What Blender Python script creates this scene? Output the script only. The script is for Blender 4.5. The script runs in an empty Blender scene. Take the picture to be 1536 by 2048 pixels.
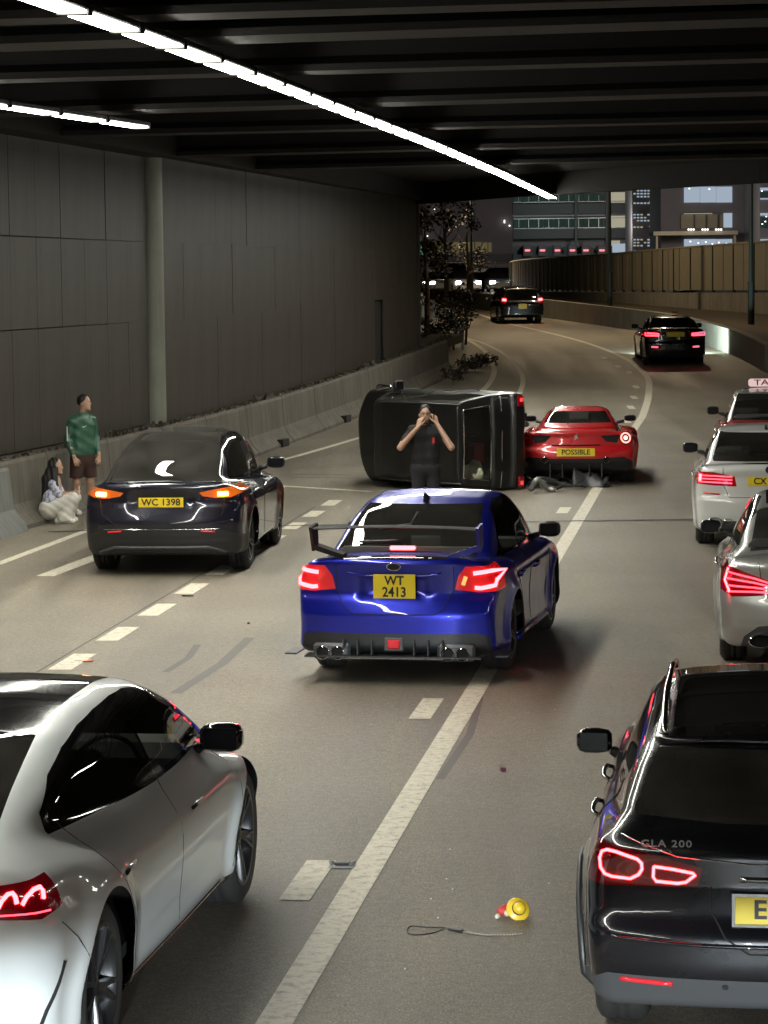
import bpy, math, random
import numpy as np
from mathutils import Vector, Matrix
from mathutils.bvhtree import BVHTree

random.seed(7)
rng = np.random.default_rng(7)
SC = bpy.context.scene
C = SC.collection

# ------------------------------------------------------------------ camera, world, exposure
F_PX, CAM_H, ROLL = 5300.0, 3.35, -0.012
PITCH = math.atan(459 / F_PX)
cam_d = bpy.data.cameras.new('camera'); cam = bpy.data.objects.new('camera', cam_d); C.objects.link(cam)
cam_d.sensor_fit = 'VERTICAL'; cam_d.sensor_height = 24.0; cam_d.lens = F_PX / 2048 * 24.0
cam_d.clip_start = 0.1; cam_d.clip_end = 2000
_fw = Vector((0, math.cos(PITCH), -math.sin(PITCH))); _up = Vector((0, math.sin(PITCH), math.cos(PITCH))); _rt = Vector((1, 0, 0))
_r = _rt * math.cos(ROLL) + _up * math.sin(ROLL); _u = -_rt * math.sin(ROLL) + _up * math.cos(ROLL)
cam.matrix_world = Matrix(((_r.x, _u.x, -_fw.x, 0), (_r.y, _u.y, -_fw.y, 0), (_r.z, _u.z, -_fw.z, CAM_H), (0, 0, 0, 1)))
SC.camera = cam
SC.render.resolution_x, SC.render.resolution_y = 768, 1024

world = bpy.data.worlds.new('World'); SC.world = world; world.use_nodes = True
wn = world.node_tree; wn.nodes.clear()
sky = wn.nodes.new('ShaderNodeTexSky'); sky.sky_type = 'NISHITA'; sky.sun_disc = False
sky.sun_elevation = math.radians(-8); sky.sun_rotation = math.radians(200)
bg = wn.nodes.new('ShaderNodeBackground'); bg.inputs['Strength'].default_value = 0.05
wo = wn.nodes.new('ShaderNodeOutputWorld')
wn.links.new(sky.outputs[0], bg.inputs[0]); wn.links.new(bg.outputs[0], wo.inputs[0])
SC.view_settings.view_transform = 'Standard'; SC.view_settings.look = 'None'
SC.view_settings.exposure = 0.0; SC.view_settings.gamma = 1.0; SC.view_settings.use_curve_mapping = False
SC.cycles.use_denoising = True
SC.cycles.max_bounces = 6; SC.cycles.diffuse_bounces = 3; SC.cycles.glossy_bounces = 4
SC.cycles.transparent_max_bounces = 12; SC.cycles.sample_clamp_indirect = 6.0
SC.cycles.caustics_reflective = False; SC.cycles.caustics_refractive = False

# ------------------------------------------------------------------ ground profile: flat, then climbing out of the underpass
_PY = np.array([-400, 42, 50, 60, 70, 80, 100, 118, 140, 160, 220, 900.])
_PZ = np.array([0, 0, .06, .28, .60, 1.0, 1.55, 1.95, 2.25, 2.40, 2.5, 2.6])
_yy = np.linspace(-400, 900, 2601); _zz = np.interp(_yy, _PY, _PZ)
_k = np.exp(-np.linspace(-2, 2, 31) ** 2); _k /= _k.sum()
_zz = np.convolve(np.pad(_zz, 15, mode='edge'), _k, mode='valid')
def gz(y): return float(np.interp(y, _yy, _zz))
def ray(px, py):
    return _fw + _r * ((px - 768) / F_PX) - _u * ((py - 1024) / F_PX)
_ts = np.linspace(4, 400, 20000)
def gp(px, py):
    """point of the road surface seen at a pixel of the photograph"""
    v = ray(px, py)
    z = CAM_H + _ts * v.z - np.interp(_ts * v.y, _yy, _zz)
    i = int(np.argmax(z < 0)); t = _ts[i]
    return (v.x * t, v.y * t)
def zp(px, py, z):
    v = ray(px, py); t = (z - CAM_H) / v.z
    return (v.x * t, v.y * t)
def yp(px, py, y):
    v = ray(px, py); t = y / v.y
    return (v.x * t, y, CAM_H + v.z * t)

# ------------------------------------------------------------------ materials
def nt(name):
    m = bpy.data.materials.new(name); m.use_nodes = True; t = m.node_tree; t.nodes.clear()
    o = t.nodes.new('ShaderNodeOutputMaterial'); return m, t, o
def pbsdf(t, **k):
    p = t.nodes.new('ShaderNodeBsdfPrincipled')
    for a, b in k.items():
        s = p.inputs[a.replace('_', ' ')]
        s.default_value = (*b, 1) if isinstance(b, tuple) and len(b) == 3 else b
    return p
def simple(name, col, rough=.5, metal=0, noise=0, nscale=20, coat=0, bump=0, spec=.5):
    m, t, o = nt(name); p = pbsdf(t, Base_Color=col, Roughness=rough, Metallic=metal)
    p.inputs['Coat Weight'].default_value = coat; p.inputs['Coat Roughness'].default_value = .03
    p.inputs['Specular IOR Level'].default_value = spec
    if noise or bump:
        tc = t.nodes.new('ShaderNodeTexCoord'); n = t.nodes.new('ShaderNodeTexNoise')
        n.inputs['Scale'].default_value = nscale; n.inputs['Detail'].default_value = 6
        t.links.new(tc.outputs['Object'], n.inputs['Vector'])
        if noise:
            mx = t.nodes.new('ShaderNodeMix'); mx.data_type = 'RGBA'
            mx.inputs[6].default_value = (*[c * (1 - noise) for c in col], 1); mx.inputs[7].default_value = (*[min(1, c * (1 + noise)) for c in col], 1)
            t.links.new(n.outputs['Fac'], mx.inputs[0]); t.links.new(mx.outputs[2], p.inputs['Base Color'])
        if bump:
            b = t.nodes.new('ShaderNodeBump'); b.inputs['Strength'].default_value = bump; b.inputs['Distance'].default_value = .01
            t.links.new(n.outputs['Fac'], b.inputs['Height']); t.links.new(b.outputs[0], p.inputs['Normal'])
    t.links.new(p.outputs[0], o.inputs[0]); return m
def paint(name, col, metal=.3, rough=.3, coat=1.0, flake=.06):
    m, t, o = nt(name); p = pbsdf(t, Base_Color=col, Roughness=rough, Metallic=metal)
    p.inputs['Coat Weight'].default_value = coat; p.inputs['Coat Roughness'].default_value = .025
    tc = t.nodes.new('ShaderNodeTexCoord'); n = t.nodes.new('ShaderNodeTexNoise'); n.inputs['Scale'].default_value = 3.0; n.inputs['Detail'].default_value = 8
    t.links.new(tc.outputs['Object'], n.inputs['Vector'])
    mr = t.nodes.new('ShaderNodeMapRange'); mr.inputs[3].default_value = rough - flake; mr.inputs[4].default_value = rough + flake * 1.5
    t.links.new(n.outputs['Fac'], mr.inputs[0]); t.links.new(mr.outputs[0], p.inputs['Roughness'])
    # the inside of the shell is dark lining
    g = t.nodes.new('ShaderNodeNewGeometry'); d = pbsdf(t, Base_Color=(.012, .012, .012), Roughness=.8)
    mx = t.nodes.new('ShaderNodeMixShader'); t.links.new(g.outputs['Backfacing'], mx.inputs[0])
    t.links.new(p.outputs[0], mx.inputs[1]); t.links.new(d.outputs[0], mx.inputs[2]); t.links.new(mx.outputs[0], o.inputs[0])
    return m
def glass(name, tint, rough=.01, dust_reflection=.05):
    m, t, o = nt(name); tr = t.nodes.new('ShaderNodeBsdfTransparent'); tr.inputs[0].default_value = (*tint, 1)
    gl = t.nodes.new('ShaderNodeBsdfGlossy'); gl.inputs['Roughness'].default_value = rough; gl.inputs[0].default_value = (1, 1, 1, 1)
    fr = t.nodes.new('ShaderNodeFresnel'); fr.inputs[0].default_value = 1.55
    mx = t.nodes.new('ShaderNodeMixShader'); t.links.new(fr.outputs[0], mx.inputs[0]); t.links.new(tr.outputs[0], mx.inputs[1]); t.links.new(gl.outputs[0], mx.inputs[2])
    df = t.nodes.new('ShaderNodeBsdfDiffuse'); df.inputs[0].default_value = (.24, .23, .20, 1); m2 = t.nodes.new('ShaderNodeMixShader'); tc = t.nodes.new('ShaderNodeTexCoord'); nz = t.nodes.new('ShaderNodeTexNoise'); nz.inputs['Scale'].default_value = 2.5; nz.inputs['Detail'].default_value = 6  # grey film of dust; on privacy glass it also paints the ceiling's reflection
    r_ = t.nodes.new('ShaderNodeMapRange'); r_.inputs[1].default_value = .3; r_.inputs[2].default_value = .7; r_.inputs[3].default_value = dust_reflection * .5; r_.inputs[4].default_value = dust_reflection * 1.5
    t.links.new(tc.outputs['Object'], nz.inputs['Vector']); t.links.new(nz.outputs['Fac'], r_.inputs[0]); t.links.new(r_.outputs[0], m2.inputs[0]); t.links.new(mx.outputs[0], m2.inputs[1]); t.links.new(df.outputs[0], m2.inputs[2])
    t.links.new(m2.outputs[0], o.inputs[0]); return m
def emit(name, col, s):
    m, t, o = nt(name); e = t.nodes.new('ShaderNodeEmission'); e.inputs[0].default_value = (*col, 1); e.inputs[1].default_value = s
    t.links.new(e.outputs[0], o.inputs[0]); return m

def N(t, kind, **k):
    n = t.nodes.new(kind)
    for a, b in k.items(): n.inputs[a].default_value = b
    return n
def concrete(name, base, dark, scale=1.0, streak=.5, rough=.8):
    m, t, o = nt(name); p = pbsdf(t, Roughness=rough)
    tc = t.nodes.new('ShaderNodeTexCoord')
    n1 = N(t, 'ShaderNodeTexNoise', Scale=1.3 * scale, Detail=8.0, Roughness=.65)
    mp = t.nodes.new('ShaderNodeMapping'); mp.inputs['Scale'].default_value = (5, 5, .35)
    n2 = N(t, 'ShaderNodeTexNoise', Scale=1.5 * scale, Detail=6.0, Roughness=.7)
    n3 = N(t, 'ShaderNodeTexNoise', Scale=60.0, Detail=3.0)
    t.links.new(tc.outputs['Object'], n1.inputs['Vector']); t.links.new(tc.outputs['Object'], mp.inputs[0]); t.links.new(mp.outputs[0], n2.inputs['Vector']); t.links.new(tc.outputs['Object'], n3.inputs['Vector'])
    r1 = t.nodes.new('ShaderNodeMapRange'); r1.inputs[1].default_value = .3; r1.inputs[2].default_value = .7
    r2 = t.nodes.new('ShaderNodeMapRange'); r2.inputs[1].default_value = .42; r2.inputs[2].default_value = .68; r2.inputs[4].default_value = streak
    t.links.new(n1.outputs['Fac'], r1.inputs[0]); t.links.new(n2.outputs['Fac'], r2.inputs[0])
    a = t.nodes.new('ShaderNodeMix'); a.data_type = 'RGBA'; a.inputs[6].default_value = (*base, 1); a.inputs[7].default_value = (*[c * .72 for c in base], 1)
    b = t.nodes.new('ShaderNodeMix'); b.data_type = 'RGBA'; b.inputs[7].default_value = (*dark, 1)
    t.links.new(r1.outputs[0], a.inputs[0]); t.links.new(a.outputs[2], b.inputs[6]); t.links.new(r2.outputs[0], b.inputs[0])
    t.links.new(b.outputs[2], p.inputs['Base Color'])
    bp = t.nodes.new('ShaderNodeBump'); bp.inputs['Strength'].default_value = .35; bp.inputs['Distance'].default_value = .01
    t.links.new(n3.outputs['Fac'], bp.inputs['Height']); t.links.new(bp.outputs[0], p.inputs['Normal'])
    t.links.new(p.outputs[0], o.inputs[0]); return m

# ------------------------------------------------------------------ object helpers
def tag(o, label=None, cat=None, group=None, kind=None):
    if label: o['label'] = label
    if cat: o['category'] = cat
    if group: o['group'] = group
    if kind: o['kind'] = kind
    return o
def empty(name, loc=(0, 0, 0), rz=0):
    o = bpy.data.objects.new(name, None); C.objects.link(o); o.empty_display_size = .3
    o.location = loc; o.rotation_euler = (0, 0, rz); return o
def link(name, me, mat=None, parent=None):
    o = bpy.data.objects.new(name, me); C.objects.link(o)
    if mat is not None: me.materials.append(mat)
    if parent is not None: o.parent = parent
    return o
def mesh(name, V, Fs, mat, parent=None, smooth=False, normals=None):
    me = bpy.data.meshes.new(name); me.from_pydata([tuple(v) for v in V], [], [tuple(f) for f in Fs])
    if smooth or normals is not None: me.shade_smooth()
    if normals is not None: me.normals_split_custom_set_from_vertices([tuple(n) for n in normals])
    me.validate(); return link(name, me, mat, parent)
class MB:
    """collects simple shapes into one mesh"""
    def __init__(s): s.V = []; s.F = []
    def add(s, V, F):
        b = len(s.V); s.V += [tuple(v) for v in V]; s.F += [tuple(i + b for i in f) for f in F]; return s
    def box(s, c, d, rz=0, bev=0, M=None):
        x, y, z = [q / 2 for q in d]
        if bev:
            b = min(bev, x * .9, y * .9, z * .9); V = []
            for sx in (-1, 1):
                for sy in (-1, 1):
                    for sz in (-1, 1):
                        V += [(sx * x, sy * (y - b), sz * (z - b)), (sx * (x - b), sy * y, sz * (z - b)), (sx * (x - b), sy * (y - b), sz * z)]
            def I(sx, sy, sz, k): return ((sx > 0) * 4 + (sy > 0) * 2 + (sz > 0)) * 3 + k
            F = []
            for q in (-1, 1):
                F += [(I(q, -1, -1, 0), I(q, 1, -1, 0), I(q, 1, 1, 0), I(q, -1, 1, 0)), (I(-1, q, -1, 1), I(1, q, -1, 1), I(1, q, 1, 1), I(-1, q, 1, 1)), (I(-1, -1, q, 2), I(1, -1, q, 2), I(1, 1, q, 2), I(-1, 1, q, 2))]
            for a in (-1, 1):
                for b2 in (-1, 1):
                    F += [(I(a, b2, -1, 0), I(a, b2, 1, 0), I(a, b2, 1, 1), I(a, b2, -1, 1)), (I(a, -1, b2, 0), I(a, 1, b2, 0), I(a, 1, b2, 2), I(a, -1, b2, 2)), (I(-1, a, b2, 1), I(1, a, b2, 1), I(1, a, b2, 2), I(-1, a, b2, 2))]
                    for c2 in (-1, 1): F.append((I(a, b2, c2, 0), I(a, b2, c2, 1), I(a, b2, c2, 2)))
        else:
            V = [(sx * x, sy * y, sz * z) for sx in (-1, 1) for sy in (-1, 1) for sz in (-1, 1)]
            F = [(0, 1, 3, 2), (4, 6, 7, 5), (0, 4, 5, 1), (2, 3, 7, 6), (0, 2, 6, 4), (1, 5, 7, 3)]
        cs, sn = math.cos(rz), math.sin(rz); c = Vector(c); W = []
        for v in V:
            w = Vector((v[0] * cs - v[1] * sn, v[0] * sn + v[1] * cs, v[2]))
            if M is not None: w = M @ Vector(v)
            W.append(c + w)
        return s.add(W, F)
    def prism(s, pts, z0, z1):
        n = len(pts); V = [(x, y, z0) for x, y in pts] + [(x, y, z1) for x, y in pts]
        return s.add(V, [tuple(range(n))[::-1], tuple(range(n, 2 * n))] + [(i, (i + 1) % n, n + (i + 1) % n, n + i) for i in range(n)])
    def tube(s, pts, r, n=8, caps=True):
        pts = [Vector(p) for p in pts]; rs = r if isinstance(r, (list, tuple)) else [r] * len(pts)
        V = []; F = []; prev = None
        for i, p in enumerate(pts):
            d = (pts[min(i + 1, len(pts) - 1)] - pts[max(i - 1, 0)]).normalized()
            if prev is None: a = d.orthogonal().normalized()
            else: a = (prev - d * prev.dot(d)).normalized()
            prev = a; b = d.cross(a)
            for k in range(n):
                t = 2 * math.pi * k / n; V.append(p + (a * math.cos(t) + b * math.sin(t)) * rs[i])
        for i in range(len(pts) - 1):
            for k in range(n): F.append((i * n + k, i * n + (k + 1) % n, (i + 1) * n + (k + 1) % n, (i + 1) * n + k))
        if caps: F += [tuple(range(n))[::-1], tuple(range((len(pts) - 1) * n, len(pts) * n))]
        return s.add(V, F)
    def lathe(s, prof, n=32, M=None, closed=False):
        """prof: (r, h) about the local z axis"""
        V = []; F = []; m = len(prof)
        for k in range(n):
            t = 2 * math.pi * k / n
            for r, h in prof:
                v = Vector((r * math.cos(t), r * math.sin(t), h)); V.append(M @ v if M is not None else v)
        for k in range(n):
            for j in range(m if closed else m - 1):
                a, b = k * m + j, k * m + (j + 1) % m; c, d = ((k + 1) % n) * m + (j + 1) % m, ((k + 1) % n) * m + j
                F.append((a, d, c, b))
        return s.add(V, F)
    def build(s, name, mat, parent=None, smooth=False, kind=None):
        o = mesh(name, s.V, s.F, mat, parent, smooth)
        if smooth and smooth is not True: o.data.set_sharp_from_angle(angle=math.radians(smooth))
        if kind: o['kind'] = kind
        return o

# ------------------------------------------------------------------ implicit surfaces -> meshes
def smax(a, b, k): return np.maximum(a, b) + np.maximum(k - np.abs(a - b), 0) ** 2 / (4 * k)
def smin(a, b, k): return np.minimum(a, b) - np.maximum(k - np.abs(a - b), 0) ** 2 / (4 * k)
def grad(Fn, P, e=1e-3):
    G = np.empty_like(P)
    for i in range(3):
        d = np.zeros(3); d[i] = e
        G[:, i] = (Fn(P + d) - Fn(P - d)) / (2 * e)
    return G
def net(Fn, lo, hi, h):
    lo, hi = np.array(lo, float), np.array(hi, float)
    if abs(lo[0] + hi[0]) < 1e-9:
        nx = 2 * int(math.ceil(hi[0] / h)); xs = (np.arange(nx + 1) - nx / 2) * h
    else: xs = np.arange(lo[0], hi[0] + h, h)
    ys = np.arange(lo[1], hi[1] + h, h); zs = np.arange(lo[2], hi[2] + h, h)
    X, Y, Z = np.meshgrid(xs, ys, zs, indexing='ij')
    val = Fn(np.stack([X.ravel(), Y.ravel(), Z.ravel()], 1)).reshape(X.shape)
    ins = val < 0; nx, ny, nz = X.shape
    cs = ins[:-1, :-1, :-1].astype(int)
    for a, b, c in ((1, 0, 0), (0, 1, 0), (0, 0, 1), (1, 1, 0), (1, 0, 1), (0, 1, 1), (1, 1, 1)):
        cs = cs + ins[a:nx - 1 + a, b:ny - 1 + b, c:nz - 1 + c]
    act = (cs > 0) & (cs < 8); idx = -np.ones(act.shape, int); ci = np.argwhere(act); idx[act] = np.arange(len(ci))
    S = np.zeros((len(ci), 3)); cnt = np.zeros(len(ci))
    g = lambda o: (val[ci[:, 0] + o[0], ci[:, 1] + o[1], ci[:, 2] + o[2]])
    for ax in range(3):
        for u in (0, 1):
            for v in (0, 1):
                o = [0, 0, 0]; o[(ax + 1) % 3] = u; o[(ax + 2) % 3] = v; o2 = list(o); o2[ax] = 1
                a, b = g(o), g(o2); m = (a < 0) != (b < 0); t = np.where(m, a / np.where(m, a - b, 1), 0)
                p = np.array(o, float)[None, :] + np.zeros((len(ci), 3)); p[:, ax] += t
                S[m] += p[m]; cnt[m] += 1
    V = np.array([xs[0], ys[0], zs[0]]) + (ci + S / cnt[:, None]) * h
    Q = []
    for ax in range(3):
        b_, c_ = (ax + 1) % 3, (ax + 2) % 3
        s0 = [slice(1, -1)] * 3; s1 = [slice(1, -1)] * 3; s0[ax] = slice(0, -1); s1[ax] = slice(1, None)
        A, B = ins[tuple(s0)], ins[tuple(s1)]; e = np.argwhere(A != B)
        off = np.ones(3, int); off[ax] = 0; e = e + off
        flip = ins[e[:, 0], e[:, 1], e[:, 2]]
        def cell(db, dc):
            q = e.copy(); q[:, b_] -= db; q[:, c_] -= dc; return idx[q[:, 0], q[:, 1], q[:, 2]]
        q = np.stack([cell(1, 1), cell(0, 1), cell(0, 0), cell(1, 0)], 1)
        q[~flip] = q[~flip][:, ::-1]; Q.append(q)
    Q = np.concatenate(Q); Q = Q[(Q >= 0).all(1)]
    for _ in range(3):
        f = Fn(V); G = grad(Fn, V); s = f / np.maximum((G ** 2).sum(1), .05); st = -G * s[:, None]
        L = np.linalg.norm(st, axis=1, keepdims=True); st *= np.minimum(1, h * .6 / np.maximum(L, 1e-9)); V = V + st
    G = grad(Fn, V, 4e-3); Nn = G / np.maximum(np.linalg.norm(G, axis=1, keepdims=True), 1e-9)
    d1 = ((V[Q[:, 0]] - V[Q[:, 2]]) ** 2).sum(1); d2 = ((V[Q[:, 1]] - V[Q[:, 3]]) ** 2).sum(1); w = d1 <= d2
    T = np.concatenate([Q[w][:, [0, 1, 2]], Q[w][:, [0, 2, 3]], Q[~w][:, [0, 1, 3]], Q[~w][:, [1, 2, 3]]])
    return V, Nn, T
def sdf2(P, poly):
    """signed distance to a polygon, negative inside"""
    poly = np.array(poly, float); d = np.full(len(P), 1e9); ins = np.zeros(len(P), bool)
    for a, b in zip(poly, np.roll(poly, -1, 0)):
        e = b - a; w = P - a; t = np.clip((w @ e) / max(e @ e, 1e-12), 0, 1); q = w - t[:, None] * e
        d = np.minimum(d, (q ** 2).sum(1))
        c = ((a[1] > P[:, 1]) != (b[1] > P[:, 1])) & (P[:, 0] < (b[0] - a[0]) * (P[:, 1] - a[1]) / (b[1] - a[1] + 1e-15) + a[0])
        ins ^= c
    d = np.sqrt(d); return np.where(ins, -d, d)
def refine(V, Nn, T, fn, tgt):
    """split triangles that straddle a border until they are small"""
    for _ in range(3):
        d = fn(V)[T]; L = np.linalg.norm(V[T[:, 0]] - V[T[:, 1]], axis=1)
        m = (np.abs(d).min(1) < L * 1.2) & (L > tgt) & ((d.min(1) < 0) | (np.abs(d).min(1) < L * .7))
        if not m.any(): break
        t = T[m]; n = len(V)
        e = np.sort(np.concatenate([t[:, [0, 1]], t[:, [1, 2]], t[:, [2, 0]]]), 1); u, inv = np.unique(e, axis=0, return_inverse=True); inv = inv.ravel()
        V = np.concatenate([V, (V[u[:, 0]] + V[u[:, 1]]) / 2]); nn = Nn[u[:, 0]] + Nn[u[:, 1]]; Nn = np.concatenate([Nn, nn / np.linalg.norm(nn, axis=1, keepdims=True)])
        k = len(t); a, b, c = n + inv[:k], n + inv[k:2 * k], n + inv[2 * k:]
        T = np.concatenate([T[~m], np.stack([t[:, 0], a, c], 1), np.stack([a, t[:, 1], b], 1), np.stack([c, b, t[:, 2]], 1), np.stack([a, b, c], 1)])
    return V, Nn, T
def cut(V, Nn, T, fn):
    """split the triangles T along fn=0; returns V, N, inside tris, outside tris"""
    d = fn(V); d = np.where(np.abs(d) < 2e-5, 2e-5, d); D = d[T]; s = D < 0; k = s.sum(1)
    Tin, Tout, m = T[k == 3], T[k == 0], (k > 0) & (k < 3)
    t, ss = T[m], s[m]
    if not len(t): return V, Nn, Tin, Tout
    lone_in = ss.sum(1) == 1; lone = np.where(lone_in, ss.argmax(1), (~ss).argmax(1))
    r = np.arange(len(t)); a, b, c = t[r, lone], t[r, (lone + 1) % 3], t[r, (lone + 2) % 3]
    e = np.sort(np.concatenate([np.stack([a, b], 1), np.stack([a, c], 1)]), 1); u, inv = np.unique(e, axis=0, return_inverse=True); inv = inv.ravel()
    w = (d[u[:, 0]] / (d[u[:, 0]] - d[u[:, 1]]))[:, None]; n = len(V)
    V = np.concatenate([V, V[u[:, 0]] * (1 - w) + V[u[:, 1]] * w]); nn = Nn[u[:, 0]] * (1 - w) + Nn[u[:, 1]] * w
    Nn = np.concatenate([Nn, nn / np.linalg.norm(nn, axis=1, keepdims=True)])
    ab, ac = n + inv[:len(t)], n + inv[len(t):]
    one = np.stack([a, ab, ac], 1); two = np.concatenate([np.stack([ab, b, c], 1), np.stack([ab, c, ac], 1)]); li2 = np.concatenate([lone_in, lone_in])
    Tin = np.concatenate([Tin, one[lone_in], two[~li2]]); Tout = np.concatenate([Tout, one[~lone_in], two[li2]])
    return V, Nn, Tin, Tout
def emitmesh(name, V, Nn, T, mat, parent=None):
    if len(T) == 0: return None
    A = np.linalg.norm(np.cross(V[T[:, 1]] - V[T[:, 0]], V[T[:, 2]] - V[T[:, 0]]), axis=1); T = T[A > 1e-9]
    u, inv = np.unique(T, return_inverse=True); T2 = inv.reshape(T.shape)
    me = bpy.data.meshes.new(name); P = V[u].astype(np.float32)
    me.vertices.add(len(u)); me.vertices.foreach_set('co', P.ravel())
    me.loops.add(T2.size); me.loops.foreach_set('vertex_index', T2.ravel().astype(np.int32))
    me.polygons.add(len(T2)); me.polygons.foreach_set('loop_start', np.arange(0, T2.size, 3, dtype=np.int32)); me.polygons.foreach_set('loop_total', np.full(len(T2), 3, np.int32))
    me.update(calc_edges=True); me.shade_smooth()
    me.normals_split_custom_set_from_vertices(Nn[u].astype(np.float32))
    return link(name, me, mat, parent)
def curve_pts(pts, n=12):
    """Catmull-Rom through pts"""
    P = [Vector(p) for p in pts]; out = []
    for i in range(len(P) - 1):
        p0, p1, p2, p3 = P[max(i - 1, 0)], P[i], P[i + 1], P[min(i + 2, len(P) - 1)]
        for k in range(n):
            t = k / n; out.append(.5 * ((2 * p1) + (p2 - p0) * t + (2 * p0 - 5 * p1 + 4 * p2 - p3) * t * t + (3 * p1 - p0 - 3 * p2 + p3) * t ** 3))
    out.append(P[-1]); return out
def text(name, s, size, mat, parent, M, bold=.0, sx=1.0, depth=.001, sp=1.0):
    cu = bpy.data.curves.new(name, 'FONT'); cu.body = s; cu.size = size; cu.align_x = 'CENTER'; cu.align_y = 'CENTER'; cu.extrude = depth; cu.offset = bold; cu.space_character = sp; cu.resolution_u = 3
    ob = bpy.data.objects.new(name + '_c', cu); C.objects.link(ob); bpy.context.view_layer.update()
    me = bpy.data.meshes.new_from_object(ob); bpy.data.objects.remove(ob); bpy.data.curves.remove(cu)
    me.transform(M @ Matrix.Diagonal((sx, 1, 1, 1))); me.name = name; me.materials.clear()
    return link(name, me, mat, parent)
# ================================================================== materials of the setting
def asphalt(name, base):
    m, t, o = nt(name); p = pbsdf(t, Roughness=.72)
    tc = t.nodes.new('ShaderNodeTexCoord')
    big = N(t, 'ShaderNodeTexNoise', Scale=.35, Detail=5.0, Roughness=.6); fine = N(t, 'ShaderNodeTexVoronoi', Scale=42.0); grit = N(t, 'ShaderNodeTexNoise', Scale=75.0, Detail=4.0, Roughness=.75)
    mid = N(t, 'ShaderNodeTexNoise', Scale=16.0, Detail=7.0, Roughness=.8)
    mp = t.nodes.new('ShaderNodeMapping'); mp.inputs['Scale'].default_value = (2.2, .12, 1); mp.inputs['Rotation'].default_value = (0, 0, math.radians(7.4))
    trk = N(t, 'ShaderNodeTexNoise', Scale=.8, Detail=4.0)
    for n in (big, fine, grit, mid): t.links.new(tc.outputs['Object'], n.inputs['Vector'])
    t.links.new(tc.outputs['Object'], mp.inputs[0]); t.links.new(mp.outputs[0], trk.inputs['Vector'])
    def mr(src, a, b, c, d):
        r = t.nodes.new('ShaderNodeMapRange'); r.inputs[1].default_value = a; r.inputs[2].default_value = b; r.inputs[3].default_value = c; r.inputs[4].default_value = d
        t.links.new(src, r.inputs[0]); return r.outputs[0]
    def mul(a, b):
        x = t.nodes.new('ShaderNodeMath'); x.operation = 'MULTIPLY'; t.links.new(a, x.inputs[0]); t.links.new(b, x.inputs[1]); return x.outputs[0]
    v = mul(mul(mr(big.outputs['Fac'], .3, .7, .80, 1.14), mr(trk.outputs['Fac'], .35, .65, .72, 1.14)), mul(mr(mid.outputs['Fac'], .32, .68, .68, 1.3), mr(grit.outputs['Fac'], .34, .66, .42, 1.55)))
    sp = mr(fine.outputs['Distance'], .06, .2, 2.4, 1.0); v = mul(v, sp)
    c = t.nodes.new('ShaderNodeVectorMath'); c.operation = 'SCALE'; c.inputs[0].default_value = base; t.links.new(v, c.inputs['Scale'])
    t.links.new(c.outputs[0], p.inputs['Base Color'])
    t.links.new(mr(trk.outputs['Fac'], .3, .7, .46, .68), p.inputs['Roughness'])
    b = t.nodes.new('ShaderNodeBump'); b.inputs['Strength'].default_value = .8; b.inputs['Distance'].default_value = .008
    t.links.new(grit.outputs['Fac'], b.inputs['Height']); t.links.new(b.outputs[0], p.inputs['Normal'])
    t.links.new(p.outputs[0], o.inputs[0]); return m
def roadpaint(name, base):
    m, t, o = nt(name); p = pbsdf(t, Roughness=.6)
    tc = t.nodes.new('ShaderNodeTexCoord'); n = N(t, 'ShaderNodeTexNoise', Scale=14.0, Detail=10.0, Roughness=.78); n2 = N(t, 'ShaderNodeTexNoise', Scale=120.0, Detail=2.0)
    t.links.new(tc.outputs['Object'], n.inputs['Vector']); t.links.new(tc.outputs['Object'], n2.inputs['Vector'])
    cr = t.nodes.new('ShaderNodeValToRGB'); e = cr.color_ramp.elements
    e[0].position = .34; e[0].color = (*[c * .42 for c in base], 1); e[1].position = .52; e[1].color = (*base, 1)
    t.links.new(n.outputs['Fac'], cr.inputs[0]); t.links.new(cr.outputs[0], p.inputs['Base Color'])
    b = t.nodes.new('ShaderNodeBump'); b.inputs['Strength'].default_value = .4; b.inputs['Distance'].default_value = .004
    t.links.new(n2.outputs['Fac'], b.inputs['Height']); t.links.new(b.outputs[0], p.inputs['Normal'])
    t.links.new(p.outputs[0], o.inputs[0]); return m
M_ASPH = asphalt('asphalt', (.195, .170, .130))
M_PAINT = roadpaint('road_paint', (.60, .555, .44))
M_TAR = simple('tar', (.028, .026, .024), .6)
M_SKID = simple('tyre_rubber_marks', (.085, .078, .068), .6)
M_CONC = concrete('barrier_concrete', (.145, .128, .102), (.055, .047, .036), 1.0, .75)
M_WALL = concrete('wall_cladding', (.052, .044, .033), (.021, .017, .013), .9, .8, .5)
M_WALL_LIT = concrete('wall_end_lit_cladding', (.26, .27, .22), (.12, .12, .1), .8, .4, .35)
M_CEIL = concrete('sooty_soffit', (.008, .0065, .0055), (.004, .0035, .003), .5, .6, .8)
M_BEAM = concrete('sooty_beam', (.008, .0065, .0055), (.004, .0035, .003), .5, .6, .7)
M_DIRT = simple('dirt', (.055, .04, .026), .9, noise=.5, nscale=4)
M_DARK = simple('dark_gap', (.012, .011, .01), .9)
M_STEEL = simple('galvanised_steel', (.30, .31, .30), .45, .7, noise=.2, nscale=15)
M_TUBE = emit('fluorescent_diffuser', (1.0, .985, .88), 66)
M_CASE = simple('fixture_case', (.02, .02, .02), .5, .5)

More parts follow.
